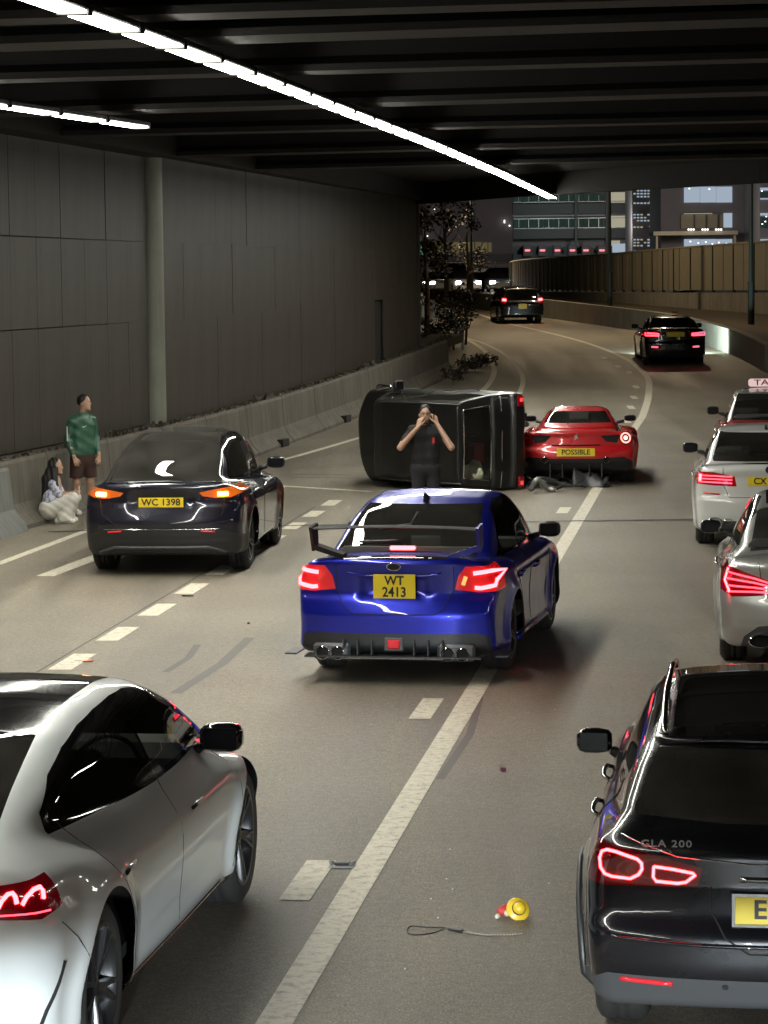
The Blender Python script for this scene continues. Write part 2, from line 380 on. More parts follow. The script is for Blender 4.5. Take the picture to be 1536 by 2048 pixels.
# ================================================================== ground and road
WD = Vector((.1825, .9832, 0)).normalized(); WN = Vector((-WD.y, WD.x, 0))     # run of the left wall, and the way off the road
WB = Vector((-5.16, 35.44, 0))
def wp(s, off, z=0):
    """point at road distance s along the left barrier's toe, off metres behind it"""
    p = WB + WD * (s - 35.44) / WD.y + WN * off; return Vector((p.x, p.y, z + gz(p.y)))

def sheet(name, xs, ys, dz, mat):
    V = [(x, y, gz(y) + dz) for y in ys for x in xs]; n = len(xs)
    F = [(j * n + i, j * n + i + 1, (j + 1) * n + i + 1, (j + 1) * n + i) for j in range(len(ys) - 1) for i in range(n - 1)]
    return mesh(name, V, F, mat, None, True)
ysr = list(np.arange(-40, 152, 2.0))
tag(sheet('ground', [-600, -200, -60, 0, 60, 200, 600], [-300, -100] + list(np.arange(-40, 300, 4.0)) + [350, 450, 700, 900], -.03, M_DIRT), kind='structure')
tag(sheet('road', list(np.arange(-14, 34, 4.0)), ysr, 0, M_ASPH), kind='structure')

def ribbon(pts, w, dz=.004, taper=None):
    """flat strip over the road along plan points; returns V, F"""
    P = [Vector((x, y, 0)) for x, y in pts]; V = []
    for i, p in enumerate(P):
        d = (P[min(i + 1, len(P) - 1)] - P[max(i - 1, 0)]).normalized(); n = Vector((d.y, -d.x, 0)); ww = (w if taper is None else taper[i]) / 2
        for s in (-1, 1):
            q = p + n * ww * s; V.append((q.x, q.y, gz(q.y) + dz))
    return V, [(2 * i, 2 * i + 1, 2 * i + 3, 2 * i + 2) for i in range(len(P) - 1)]
def densify(pts, step=1.0):
    out = []
    for a, b in zip(pts, pts[1:]):
        n = max(1, int(math.dist(a, b) / step))
        for k in range(n): out.append((a[0] + (b[0] - a[0]) * k / n, a[1] + (b[1] - a[1]) * k / n))
    out.append(pts[-1]); return out
def smoothline(pts, n=8): return [(p.x, p.y) for p in curve_pts([(x, y, 0) for x, y in pts], n)]
def line(name, pts, w, mat=None, dz=.004, label=None):
    V, F = ribbon(pts, w, dz); o = mesh(name, V, F, mat or M_PAINT); tag(o, kind='structure')
    if label: o['label'] = label
    return o
# solid line between the lanes: straight, then bending left up the ramp
L1a = (-.9, 8.9); L1b = (3.34, 41.79)
main_line = densify([(-1.9, 1.2), L1a, L1b, (4.6, 51.2)], 1.5) + smoothline([gp(1283, 838), gp(1297, 790), gp(1291, 750), gp(1240, 712), gp(1160, 682), gp(1060, 657), gp(1000, 643), gp(930, 620), gp(880, 605)])[1:]
line('solid_lane_line', main_line, .17)
def l1x(y): return L1b[0] + (L1b[1] - y) * (L1a[0] - L1b[0]) / (L1b[1] - L1a[1])
LD = Vector((L1b[0] - L1a[0], L1b[1] - L1a[1], 0)).normalized()
def dash(name, x, y, ln, w, d=LD):
    line(name, [(x - d.x * ln / 2, y - d.y * ln / 2), (x + d.x * ln / 2, y + d.y * ln / 2)], w)
for k in range(-1, 5):
    y = 14.7 + 5.97 * k
    if k == 2: continue
    dash('lane_dash', l1x(y) - .30, y, 1.0, .17)
for q in ((1253, 843), (1262, 815), (1268, 795), (1272, 774), (1258, 745), (1236, 733), (1208, 716)):
    p = gp(*q); dash('lane_dash', p[0], p[1], 1.0, .16, Vector((.02, 1, 0)).normalized())
# short merging dashes left of the blue car
d0, d1 = gp(145, 1324), gp(652, 1013); DD = Vector((d1[0] - d0[0], d1[1] - d0[1], 0)).normalized()
for k in range(-3, 11):
    y = d0[1] + 1.87 * k; x = d0[0] + DD.x / DD.y * 1.87 * k
    if y < 41: dash('short_dash', x, y, 1.0, .215, DD)
line('paving_seam', densify([(d0[0] - DD.x / DD.y * 14 - .17, d0[1] - 14), (d1[0] - .16, d1[1])], 2), .02, M_TAR, .002)
# left edge line, the oblique strokes of the merge
e0, e1, e2 = gp(0, 1127), gp(165, 1065), gp(560, 922)
line('edge_line', densify([(e0[0] - 3.2, e0[1] - 17), e0, e1, e2, gp(715, 877), gp(800, 853)], 2), .13)
line('oblique_line', [gp(90, 1153), gp(300, 1074), gp(470, 1008), gp(560, 974)], .22)
line('oblique_line', [gp(552, 972), gp(742, 984)], .16, dz=.008)
# lines on the ramp
line('ramp_line', smoothline([gp(930, 830), gp(958, 790), gp(982, 762), gp(988, 735), gp(972, 705), gp(940, 682), gp(915, 674)]), .15)
line('ramp_line', smoothline([gp(1036, 795), gp(1046, 762), gp(1035, 735), gp(1005, 706), gp(965, 686), gp(925, 674)]), .13)
line('right_edge_line', smoothline([gp(1060, 632), gp(1110, 637), gp(1226, 654), gp(1290, 665), gp(1403, 689), gp(1473, 707), gp(1536, 740), gp(1580, 775)]), .15)
# expansion joint and tyre marks
line('expansion_joint', [(-4.6, gp(590, 1052)[1] - .5), gp(590, 1052), gp(1105, 1043.5), gp(1367, 1040), (9.5, gp(1367, 1040)[1] + .5)], .12, M_TAR, .0075)
for a, b, w in (((500, 1276), (350, 1388), .10), ((700, 950), (590, 949), .12), ((735, 957), (580, 955), .10), ((395, 1290), (330, 1345), .07), ((960, 1395), (880, 1560), .06)):
    p, q = gp(*a), gp(*b); line('tyre_mark', [p, ((p[0] + q[0]) / 2 + .06, (p[1] + q[1]) / 2), q], w, M_SKID, .0025)

# ================================================================== left wall of the underpass
wall = tag(empty('underpass_wall', wp(46, .55)), 'tall grimy clad retaining wall on the left behind the concrete barrier', 'wall')
def wloc(o): o.parent = wall; o.matrix_parent_inverse = wall.matrix_world.inverted()
wall.matrix_world = Matrix.Translation(wp(46, .55)); bpy.context.view_layer.update()
ZC = 5.55
rows = [(.95, 2.72), (2.73, 4.08), (4.09, ZC + .05)]
PW = 1.22
pan_cache = {}
def panel(s0, off, z0, z1, w=PW, name='wall_panel', mat=None, jit=0):
    key = (round(w, 3), z0, z1, name, mat)
    if key not in pan_cache:
        b = MB(); b.box((0, 0, (z1 - z0) / 2), (w - .008, .05, z1 - z0 - .004), bev=.003)
        me = bpy.data.meshes.new(name); me.from_pydata(b.V, [], b.F); me.materials.append(mat or M_WALL); pan_cache[key] = me
    o = bpy.data.objects.new(name, pan_cache[key]); C.objects.link(o)
    p = wp(s0, off - jit); g = gz(p.y) * max(0, 1 - (z0 - .95) / 3)
    o.matrix_world = Matrix.Translation((p.x, p.y, z0 + g)) @ Matrix.Rotation(math.atan2(WD.y, WD.x), 4, 'Z')
    o.parent = wall; o.matrix_parent_inverse = wall.matrix_world.inverted(); return o
def slab(name, s0, s1, o0, o1, z0, z1, mat, parent=wall, follow=False):
    b = MB(); n_ = max(1, int((s1 - s0) / 3)) if follow else 1; V = []
    for i in range(n_ + 1):
        s_ = s0 + (s1 - s0) * i / n_
        for o_, zz in ((o0, z0), (o1, z0), (o1, z1), (o0, z1)): p = wp(s_, o_); V.append((p.x, p.y, zz + (gz(p.y) if follow else 0)))
    b.add(V, [(i * 4 + j, i * 4 + (j + 1) % 4, i * 4 + 4 + (j + 1) % 4, i * 4 + 4 + j) for i in range(n_) for j in range(4)] + [(3, 2, 1, 0), (n_ * 4, n_ * 4 + 1, n_ * 4 + 2, n_ * 4 + 3)])
    o = b.build(name, mat)
    if parent: o.parent = parent; o.matrix_parent_inverse = parent.matrix_world.inverted()
    return o
S_PIL, S_END = 45.6, 71.5
slab('backing', 8, S_PIL + .4, 0.82, 1.6, -.2, ZC + .3, M_DARK); slab('backing', S_PIL + .33, S_END, .60, 1.6, -.2, ZC + .3, M_DARK)
n = 0
s = S_PIL + .62 + .3
while s < S_END - .3:
    for r, (z0, z1) in enumerate(rows):
        if r == 0 and 65.4 < s < 66.9: continue
        panel(s, .55, z0, z1, jit=random.uniform(-.006, .006))
    s += PW * WD.y
slab('door_recess', 65.4, 66.7, .62, .7, .6, 2.72, M_DARK, follow=True)
s = S_PIL - .7
while s > 24:
    for z0, z1 in rows: panel(s, .76, z0, z1, jit=random.uniform(-.005, .005))
    s -= PW * WD.y
# rounded end of the nearer-to-road wall, its paler cladding paints in the light it catches
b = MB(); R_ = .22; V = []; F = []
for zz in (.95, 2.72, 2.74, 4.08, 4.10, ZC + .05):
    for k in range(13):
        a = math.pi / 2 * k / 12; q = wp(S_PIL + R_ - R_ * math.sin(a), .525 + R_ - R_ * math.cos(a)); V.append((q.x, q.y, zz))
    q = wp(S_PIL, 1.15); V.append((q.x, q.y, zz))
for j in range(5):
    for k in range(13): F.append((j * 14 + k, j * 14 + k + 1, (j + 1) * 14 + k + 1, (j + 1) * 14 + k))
b.add(V, F); o = b.build('rounded_wall_end', M_WALL_LIT, None, True); o.parent = wall; o.matrix_parent_inverse = wall.matrix_world.inverted()
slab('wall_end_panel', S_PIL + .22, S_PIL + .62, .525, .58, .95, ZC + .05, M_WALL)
# end face of the wall at the tunnel mouth
slab('wall_end_panel', S_END, S_END + .06, .50, 1.6, .3, ZC + .3, M_WALL)
# ledge with litter and weeds behind the barrier
o = slab('ledge', 8, S_END + 6, .28, 1.2, .70, .93, M_DIRT, None, follow=True); tag(o, kind='structure'); o.name = 'verge_ledge'

# concrete barrier in cast segments
bar = tag(empty('concrete_barrier', wp(46, 0)), 'stained concrete crash barrier along the foot of the left wall, curving toe, cast in segments', 'crash barrier')
bpy.context.view_layer.update()
prof_b = [(.0, 0), (.0, .06), (.12, .20), (.20, .34), (.24, .9), (.27, .95), (.46, .95), (.48, .9), (.48, 0)]
def barrier_run(bar, pf, s0, s1, L, name='barrier_segment', mat=M_CONC, prof=prof_b):
    s = s0
    while s < s1 - .1:
        e = min(s + L - .02, s1); V = []; F = []; m = len(prof); st = [s + .01, s + .03, (s + e) / 2, e - .02, e]
        for i, t in enumerate(st):
            for o_, z in prof:
                ins = .012 if i in (0, 4) else 0
                V.append(pf(t, o_ + (ins if o_ < .25 else -ins), max(z - (ins if z > .5 else 0), 0) - (.05 if z == 0 else 0)))
        for i in range(len(st) - 1):
            for j in range(m - 1): F.append((i * m + j, i * m + j + 1, (i + 1) * m + j + 1, (i + 1) * m + j))
        F += [tuple(range(m))[::-1], tuple(range((len(st) - 1) * m, len(st) * m))]
        o = mesh(name, V, F, mat); o.parent = bar; o.matrix_parent_inverse = bar.matrix_world.inverted(); s += L
barrier_run(bar, wp, 20, 74.4, 3.05)
for s in (46.2, 52.6, 58.9, 39.9):
    b = MB(); q = wp(s, .03, .08); b.box(q, (.55, .16, .15), math.atan2(WD.y, WD.x)); o = b.build('drain_slot', M_DARK); o.parent = bar; o.matrix_parent_inverse = bar.matrix_world.inverted()
# flat steel cover leaning over the barrier at the picture's left edge
b = MB(); V = []
for s in (33.2, 36.35):
    for o_, z in ((-.10, .0), (-.05, .12), (.10, .30), (.16, .84), (.20, .88), (.24, .84), (.18, .3), (.0, .1), (-.04, .0)): V.append(wp(s, o_, z))
b.add(V, [(i, (i + 1) % 9, 9 + (i + 1) % 9, 9 + i) for i in range(9)] + [tuple(range(9))[::-1], tuple(range(9, 18))])
tag(b.build('cover_panel', concrete('cover', (.17, .175, .16), (.08, .08, .07), 1, .4)), 'grey cover panel bolted over the barrier at the left edge, beside the crouching woman', 'panel')

# ================================================================== deck over the road
EX = [(-1.2, 72.2), (.93, 71.3), (4.25, 64.5), (8.3, 58.5), (14, 52), (30, 40)]
dk = [( -16, -30), (30, -30)] + EX[::-1] + [(-16, 73.5)]
ce = empty('underpass_ceiling', (0, 20, ZC)); tag(ce, kind='structure')
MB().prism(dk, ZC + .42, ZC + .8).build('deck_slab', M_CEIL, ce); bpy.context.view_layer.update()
ce.children[0].location = (0, -20, -ZC)
def beam(yl, yr, w, h, name='beam', mat=None, xl=-13., xr=22.):
    """cross beam whose soffit passes (0, yl) and (10, yr)"""
    a = Vector((xl, yl + (yr - yl) * xl / 10, 0)); c = Vector((xr, yl + (yr - yl) * xr / 10, 0)); d = (c - a).normalized(); n = Vector((-d.y, d.x, 0)); V = []
    pf = [(-w / 2, .0), (w / 2, .0), (w / 2, .07), (w / 2 - .16, .16), (w / 2 - .16, h), (-w / 2 + .16, h), (-w / 2 + .16, .16), (-w / 2, .07)]
    for e in (a, c):
        for t, z in pf: q = e + n * t; V.append((q.x, q.y - 20, z))
    F = [(i, (i + 1) % 8, 8 + (i + 1) % 8, 8 + i) for i in range(8)] + [tuple(range(8))[::-1], tuple(range(8, 16))]
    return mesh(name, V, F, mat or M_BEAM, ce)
def at_ceiling(px, py): return zp(px, py, ZC)
for (a, b_, w) in ((45, 0, .55), (96, 45, .8), (163, 121, .55), (232, 187, .8), (276, 243, .6), (322, 284, .7), (352, 316, .6)):
    (x0, y0), (x1, y1) = at_ceiling(0, a), at_ceiling(1536, b_); k = (y1 - y0) / (x1 - x0)
    beam(y0 - k * x0, y0 - k * x0 + 10 * k, w, .42)
for y in range(-26, 20, 4): beam(y, y - 2.2, .6, .42)
# edge beam at the tunnel mouth
V, F = [], []
for i, (x, y) in enumerate(EX):
    for dy, z in ((0, ZC - .12), (.5, ZC - .12), (.5, ZC + 1.3), (0, ZC + 1.3)): V.append((x, y + dy - 20, z - ZC))
for i in range(len(EX) - 1):
    for j in range(4): F.append((i * 4 + j, i * 4 + (j + 1) % 4, (i + 1) * 4 + (j + 1) % 4, (i + 1) * 4 + j))
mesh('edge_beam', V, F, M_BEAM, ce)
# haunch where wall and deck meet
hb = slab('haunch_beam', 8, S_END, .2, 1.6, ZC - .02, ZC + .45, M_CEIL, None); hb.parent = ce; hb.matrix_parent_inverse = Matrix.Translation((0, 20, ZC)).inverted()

# ================================================================== fluorescent fixtures
ZL = 5.38
def fixture(i, x, y, dx, dy, label, group, L=1.34):
    if 'fx' not in pan_cache:
        b = MB(); b.box((0, 0, 0), (.225, L, .010)); t = b.build('diffuser', M_TUBE)
        c_ = MB(); c_.box((0, 0, .040), (.25, L + .12, .06), bev=.012)
        for q_ in (-1, 1): c_.box((0, q_ * (L / 2 + .035), .004), (.25, .045, .046))
        cs = c_.build('housing', M_CASE)
        pan_cache['fx'] = (t.data, cs.data); bpy.data.objects.remove(t); bpy.data.objects.remove(cs)
    e = empty('light_fixture', (x, y, ZL), math.atan2(-dx, dy))
    for me, nm in zip(pan_cache['fx'], ('diffuser', 'housing')): o = bpy.data.objects.new(nm, me); C.objects.link(o); o.parent = e
    tag(e, label, 'light', group); return e
path = [zp(-180, -66, ZL), zp(60, -6, ZL), zp(300, 78, ZL), zp(600, 189, ZL), zp(850, 284, ZL), zp(1000, 347, ZL), zp(1108, 398, ZL)]
d = (path[1][0] - path[0][0], path[1][1] - path[0][1])
path = [(path[0][0] - d[0] / d[1] * 26, path[0][1] - 26)] + path
cum = [0]
for a, b_ in zip(path, path[1:]): cum.append(cum[-1] + math.dist(a, b_))
s = .8; i = 0
while s < cum[-1] - .3:
    k = max(j for j in range(len(cum)) if cum[j] <= s); k = min(k, len(path) - 2); t = (s - cum[k]) / (cum[k + 1] - cum[k]); a, b_ = path[k], path[k + 1]
    L = math.dist(a, b_)
    fixture(i, a[0] + (b_[0] - a[0]) * t, a[1] + (b_[1] - a[1]) * t, (b_[0] - a[0]) / L, (b_[1] - a[1]) / L, ('nearest bright tile at the top left end of the central light row' if i == 24 else 'bright white tile in the long central row of fluorescent lights under the deck'), 'central row of fluorescent ceiling lights'); s += 1.5; i += 1
for k in range(12):
    y = -14 + 4.8 * k; fixture(0, 9.2 + .155 * y, y, .155, .988, 'white tile of the right hand row of lights over the far lanes', 'right hand row of ceiling lights')
q0, q1 = zp(0, 213, ZL), zp(297, 257, ZL); L = math.dist(q0, q1); dx, dy = (q1[0] - q0[0]) / L, (q1[1] - q0[1]) / L
s = -9.0
q = 0
while s < L - .4:
    fixture(0, q0[0] + dx * (s + .75), q0[1] + dy * (s + .75), dx, dy, 'bright tile in the short row of lights beside the left wall', 'short left row of ceiling lights'); s += 1.5
# ================================================================== beyond the tunnel mouth
M_PARA = concrete('parapet_concrete', (.24, .22, .18), (.10, .085, .06), 1, .5)
M_FENCE = simple('fence_panel_beige', (.23, .195, .135), .55, .1, noise=.12, nscale=2)
M_POST = simple('dark_green_steel', (.035, .04, .035), .5, .3)
def poly_run(name, pts, prof, mat, parent=None, zf=None, step=2.0, gap=.02, single=False, nm='segment'):
    """sweep a profile (off, z) along plan points in cast lengths"""
    P = densify(pts, step)
    for i in range(len(P) - 1):
        a, b_ = Vector((*P[i], 0)), Vector((*P[i + 1], 0)); d = (b_ - a).normalized(); n = Vector((d.y, -d.x, 0)); V = []
        for e in (a + d * gap / 2, b_ - d * gap / 2):
            for o_, z in prof: q = e + n * o_; V.append((q.x, q.y, z + (gz(q.y) if zf is None else zf(q.y))))
        m = len(prof); F = [(j, (j + 1) % m, m + (j + 1) % m, m + j) for j in range(m)] + [tuple(range(m))[::-1], tuple(range(m, 2 * m))]
        o = mesh(nm, V, F, mat)
        if parent: o.parent = parent; o.matrix_parent_inverse = parent.matrix_world.inverted()
pp = smoothline([gp(862, 607), gp(936, 614), gp(1000, 622), gp(1090, 633), gp(1180, 645), gp(1263, 657), gp(1340, 668), gp(1403, 682), gp(1462, 699), gp(1510, 718), gp(1560, 745)], 3)
par = tag(empty('ramp_parapet', (pp[12][0], pp[12][1], gz(pp[12][1]))), 'low concrete parapet curving up along the right side of the rising road', 'parapet'); bpy.context.view_layer.update()
poly_run('p', pp, [(0, -.1), (.0, .2), (.12, .30), (.16, .76), (.42, .76), (.42, -.1)], M_PARA, par, step=3.2, nm='parapet_segment')
# slim stretch of the other kerb and guard rail on the left
gr_p = [gp(925, 700), gp(912, 683), gp(890, 664), gp(868, 648), gp(846, 633)]
gr = tag(empty('guard_rail', (gr_p[2][0], gr_p[2][1], gz(gr_p[2][1]))), 'metal guard rail descending past the end of the left wall', 'guard rail'); bpy.context.view_layer.update()
def ch(o, p): o.parent = p; o.matrix_parent_inverse = p.matrix_world.inverted(); return o
gp3 = [Vector((x, y, gz(y))) for x, y in densify(gr_p, 2.0)]
for z in (.55, .85): ch(MB().tube([p + Vector((0, 0, z)) for p in gp3], .06, 6).build('rail', M_STEEL), gr)
for p in gp3[::2]: ch(MB().box(p + Vector((0, 0, .45)), (.1, .1, .9)).build('post', M_STEEL), gr)

# noise fence on its own low wall
fpx = [(1024, 172), (1027, 163), (1034, 156), (1052, 149), (1085, 141), (1130, 133), (1222, 122), (1320, 114), (1430, 108), (1536, 103), (1680, 97)]
fp = smoothline([((x - 768) / F_PX * y, y) for x, y in fpx], 5)
fen = tag(empty('noise_fence', (fp[20][0], fp[20][1], 2.8)), 'curved beige panel fence with dark joints standing on a concrete wall above the road', 'fence'); bpy.context.view_layer.update()
poly_run('w', fp, [(-.15, .0), (-.15, 2.78), (.15, 2.78), (.15, .0)], M_PARA, fen, zf=lambda y: 0, step=3.0, nm='base_wall_segment')
P = densify(fp, .62); Q = [P[0]]
for p in P[1:]:
    if math.dist(Q[-1], p) >= .62: Q.append(p)
for i in range(len(Q) - 1):
    a, b_ = Vector((*Q[i], 0)), Vector((*Q[i + 1], 0)); d = b_ - a; ln = d.length; mid = (a + b_) / 2; zt = 4.46 + max(0, (122 - mid.y)) * .013
    bb = MB().box((mid.x, mid.y, (2.88 + zt) / 2), (ln - .1, .06, zt - 2.88), math.atan2(d.y, d.x)); ch(bb.build('fence_panel', M_FENCE), fen)
    if i % 2 == 0: ch(MB().box((a.x, a.y, (2.8 + zt) / 2), (.06, .12, zt - 2.8), math.atan2(d.y, d.x)).build('fence_post', M_POST), fen)
rail = [Vector((x, y, 4.50 + max(0, (122 - y)) * .013)) for x, y in Q]
ch(MB().tube(rail, .055, 6).build('top_rail', M_FENCE), fen)
# planted strip between parapet and fence
V = []; F = []
for i in range(9):
    t = i / 8; a = pp[int(t * (len(pp) - 1))]; b_ = fp[int(t * (len(fp) - 1))]
    V += [(a[0] + .4, a[1], gz(a[1]) + .5), (b_[0], b_[1], 1.2 if i < 2 else gz(b_[1]) + .35)]
F = [(2 * i, 2 * i + 1, 2 * i + 3, 2 * i + 2) for i in range(8)]
tag(mesh('verge', V, F, M_DIRT), kind='structure')

# lamp posts
M_LAMP = emit('street_lamp_lens', (1, .86, .6), 60)
def lamp_post(px, y, h, lab, lit=True, arm=-1.2, P=900):
    x = (px - 768) / F_PX * y; g = gz(y); e = empty('lamp_post', (x, y, g)); tag(e, lab, 'lamp post', 'lamp posts beside the ramp')
    MB().tube([(0, 0, 0), (0, 0, 1.9)], .12, 12).build('base_sleeve', M_POST, e)
    MB().tube([(0, 0, 1.9), (0, 0, h - .6), (arm * .2, 0, h - .15), (arm, 0, h)], [.085, .06, .05, .04], 10).build('pole', M_POST, e)
    MB().box((arm - .25, 0, h + .02), (.7, .28, .12), bev=.04).build('lamp_head', M_POST, e)
    MB().box((arm - .25, 0, h - .055), (.5, .2, .03)).build('lamp_lens', M_LAMP, e)
    ld = bpy.data.lights.new('lamp_light', 'SPOT'); ld.energy = P; ld.color = (1, .78, .50); ld.shadow_soft_size = .15; ld.spot_size = math.radians(165); ld.spot_blend = .6
    lo = bpy.data.objects.new('lamp_light', ld); C.objects.link(lo); lo.parent = e; lo.location = (arm - .25, 0, h - .1)
lamp_post(1223, 109, 9.5, 'slim dark lamp post rising behind the parapet in front of the beige fence', P=2900, arm=-3.2)
lamp_post(1505, 92, 9.5, 'thicker dark lamp post at the right edge in front of the beige fence', P=2500, arm=-3.0)
lamp_post(948, 160, 7.4, 'distant lit street lamp left of the car park, over the opposite lanes', arm=-.35, P=4000)

# ---------------------------------------------------------------- buildings
M_BLD = simple('dark_facade', (.16, .15, .165), .8, noise=.2, nscale=.5); M_BLD2 = simple('dark_band', (.06, .064, .07), .7); M_CREAM = simple('cream_concrete', (.30, .26, .2), .8)
E_COOL = emit('cool_window', (.62, .74, .9), .55); E_CREAM = emit('cream_window', (.9, .85, .62), .40); E_GREEN = emit('green_dim', (.25, .42, .36), .07); E_WHITE = emit('white_tube', (.8, 1, .95), .5)
E_YEL = emit('yellow_dim', (.75, .62, .28), .12); E_TEAL = emit('teal_window', (.4, .85, .65), .35); E_RED = emit('red_tail', (1, .12, .14), 3.0); E_SPOT = emit('white_spot', (1, 1, .95), 3.0)
def bbox(b, x0, x1, y0, y1, Y, d=.3):
    """box seen between pixel columns x0..x1 and rows y0..y1 (top..bottom), front face at distance Y"""
    a, c = yp(x0, y1, Y), yp(x1, y0, Y); return b.box(((a[0] + c[0]) / 2, Y + d / 2, (a[2] + c[2]) / 2), (abs(c[0] - a[0]), d, abs(c[2] - a[2])))
def bpart(name, mat, par, rects, Y, d=.3):
    for r in rects: o = bbox(MB(), *r, Y, d).build(name, mat); ch(o, par)
def building(name, px, Y, lab): 
    e = tag(empty(name, ((px - 768) / F_PX * Y, Y, gz(Y))), lab, 'building'); bpy.context.view_layer.update(); return e
cp = building('car_park', 1145, 285, 'open multi-storey car park with white railings and a row of red tail lights')
bpart('wall', M_BLD, cp, [(1026, 1266, 300, 592)], 286.5, 8)
bpart('floor_slab', M_BLD2, cp, [(1026, 1266, 405, 429), (1026, 1266, 457, 478), (1026, 1266, 506, 540)], 285, 1.2)
bpart('dim_parking_bay', E_GREEN, cp, [(1027 + i * 20, 1046 + i * 20, 388, 404) for i in range(9)] + [(1027 + i * 20, 1046 + i * 20, 437, 456) for i in range(9)], 286.3, .1)
bpart('white_tube', E_WHITE, cp, [(1027, 1215, 430.2, 432.2)], 285.3, .1)
bpart('railing', M_STEEL, cp, [(1027, 1266, 403, 404), (1027, 1266, 436, 437), (1027, 1266, 455, 456.5)], 284.8, .1)
bpart('railing_post', M_STEEL, cp, [(1037 + 20 * i, 1038 + 20 * i, 437, 455) for i in range(9)] + [(1037 + 20 * i, 1038 + 20 * i, 390, 403) for i in range(9)], 284.8, .1)
bpart('lit_stairwell', E_CREAM, cp, [(1217, 1264, 384, 407), (1217, 1264, 431, 455), (1217, 1240, 481, 492)], 285.9, .2); bpart('lit_stairwell', E_COOL, cp, [(1225, 1258, 487, 505)], 285.7, .2)
bpart('column', M_BLD2, cp, [(1150, 1154, 380, 505), (1212, 1218, 380, 510)], 284.6, .4)
for x in (1055, 1085, 1115, 1145, 1172, 1204):
    ch(bbox(MB(), x - 8, x + 8, 490, 512, 284.4, 1.5).build('parked_car_back', M_BLD2), cp); bpart('tail_light', E_RED, cp, [(x - 5, x + 5, 499, 502.5)], 284.2, .1)
tw = building('louvred_tower', 1293, 275, 'narrow dark tower with rows of small lit louvres beside the car park')
bpart('wall', M_BLD, tw, [(1265, 1326, 300, 592)], 276, 8)
for y in (380, 386, 392, 405, 428, 434, 440, 453, 478, 484, 490, 501):
    for k in range(5):
        if random.random() < .85: bpart('louvre', E_COOL if random.random() < .6 else E_CREAM, tw, [(1267 + k * 7, 1271.5 + k * 7, y, y + 2.6)], 275.9, .2)
bpart('window', E_COOL, tw, [(1299, 1322, 402, 405), (1299, 1322, 428, 431), (1299, 1322, 452, 454), (1299, 1322, 478, 482), (1299, 1322, 380, 383)], 275.8, .2)
bpart('window', E_GREEN, tw, [(1299, 1309, 384, 400), (1311, 1322, 384, 400), (1299, 1309, 433, 450), (1311, 1322, 433, 450)], 275.8, .2)
ob = building('office_block', 1420, 240, 'dark concrete block with large bluish lit windows and a cream canopy')
bpart('wall', M_BLD, ob, [(1322, 1500, 280, 592)], 241, 10)
for (x0, x1, y0, y1) in ((1368, 1465, 373, 405), (1447, 1465, 426, 455), (1368, 1465, 478, 497)):
    n = max(1, int((x1 - x0) / 32)); w = (x1 - x0) / n
    for i in range(n): bpart('window', E_COOL, ob, [(x0 + i * w + .5, x0 + (i + 1) * w - .5, y0, y1)], 240.8, .25)
bpart('balcony_wall', M_CREAM, ob, [(1362, 1446, 428, 457)], 240.4, .6); bpart('balcony_light', E_CREAM, ob, [(1368, 1425, 426, 428)], 240.2, .2)
bpart('balcony_fin', M_BLD2, ob, [(1388, 1390, 429, 456), (1412, 1414, 429, 456), (1436, 1438, 429, 456)], 240.1, .3)
bpart('canopy', M_CREAM, ob, [(1307, 1476, 461, 471)], 236, 4); bpart('canopy_post', M_CREAM, ob, [(1312, 1316, 471, 592), (1468, 1472, 471, 592)], 236.5, .5)
bpart('spotlight', E_SPOT, ob, [(x + k * 5, x + 3 + k * 5, 457.5, 460.5) for x in (1376, 1404, 1431) for k in range(3)], 235.8, .2)
bpart('spotlight', E_SPOT, ob, [(x, x + 2, y, y + 2) for x, y in ((1378, 376), (1418, 377), (1380, 482), (1396, 485), (1411, 483), (1424, 487), (1437, 484), (1452, 486))], 240.6, .2)
o2 = building('glass_block', 1560, 230, 'building with small spot lit windows at the right edge above the fence')
bpart('wall', M_BLD, o2, [(1519, 1800, 280, 592)], 231, 10)
bpart('window', E_COOL, o2, [(1521, 1545, 375, 381), (1521, 1545, 396, 399), (1521, 1545, 426, 431), (1521, 1545, 478, 482)], 230.8, .2); bpart('window', E_GREEN, o2, [(1521, 1545, 384, 395), (1521, 1545, 434, 455)], 230.8, .2)
bpart('spotlight', E_SPOT, o2, [(x, x + 2, y, y + 2) for x, y in ((1523, 381), (1530, 442), (1524, 447), (1532, 432))], 230.6, .2)
lb = building('shop_building', 930, 225, 'dark low building with a row of dim yellowish windows behind the opposite lanes')
bpart('wall', M_BLD, lb, [(700, 1024, 300, 592)], 226, 10)
bpart('window', E_TEAL, lb, [(836, 851, 482, 498), (838, 850, 500, 516)], 225.8, .2)
bpart('window', E_YEL, lb, [(871, 885, 483, 505), (903, 918, 484, 506), (922, 932, 484, 505), (935, 948, 484, 503), (951, 963, 484, 506), (966, 975, 485, 506), (977, 983, 485, 504)], 225.8, .2)
bpart('sign_light', E_SPOT, lb, [(868, 870.5, 417, 419.5), (1008, 1010, 440, 446), (1018, 1020.5, 450, 452.5), (854, 856, 471, 473)], 225.6, .2)
bpart('beam', M_BLD2, lb, [(835, 1024, 507, 524)], 225.2, .6)
def glow(par, px, py, Y, P, col=(1, .95, .85)):  # unseen point lights added in front of the buildings to lift dark facades
    ld = bpy.data.lights.new('facade_fill', 'POINT'); ld.energy = P; ld.color = col; ld.shadow_soft_size = .3
    o = bpy.data.objects.new('facade_fill', ld); C.objects.link(o); o.location = yp(px, py, Y); ch(o, par)
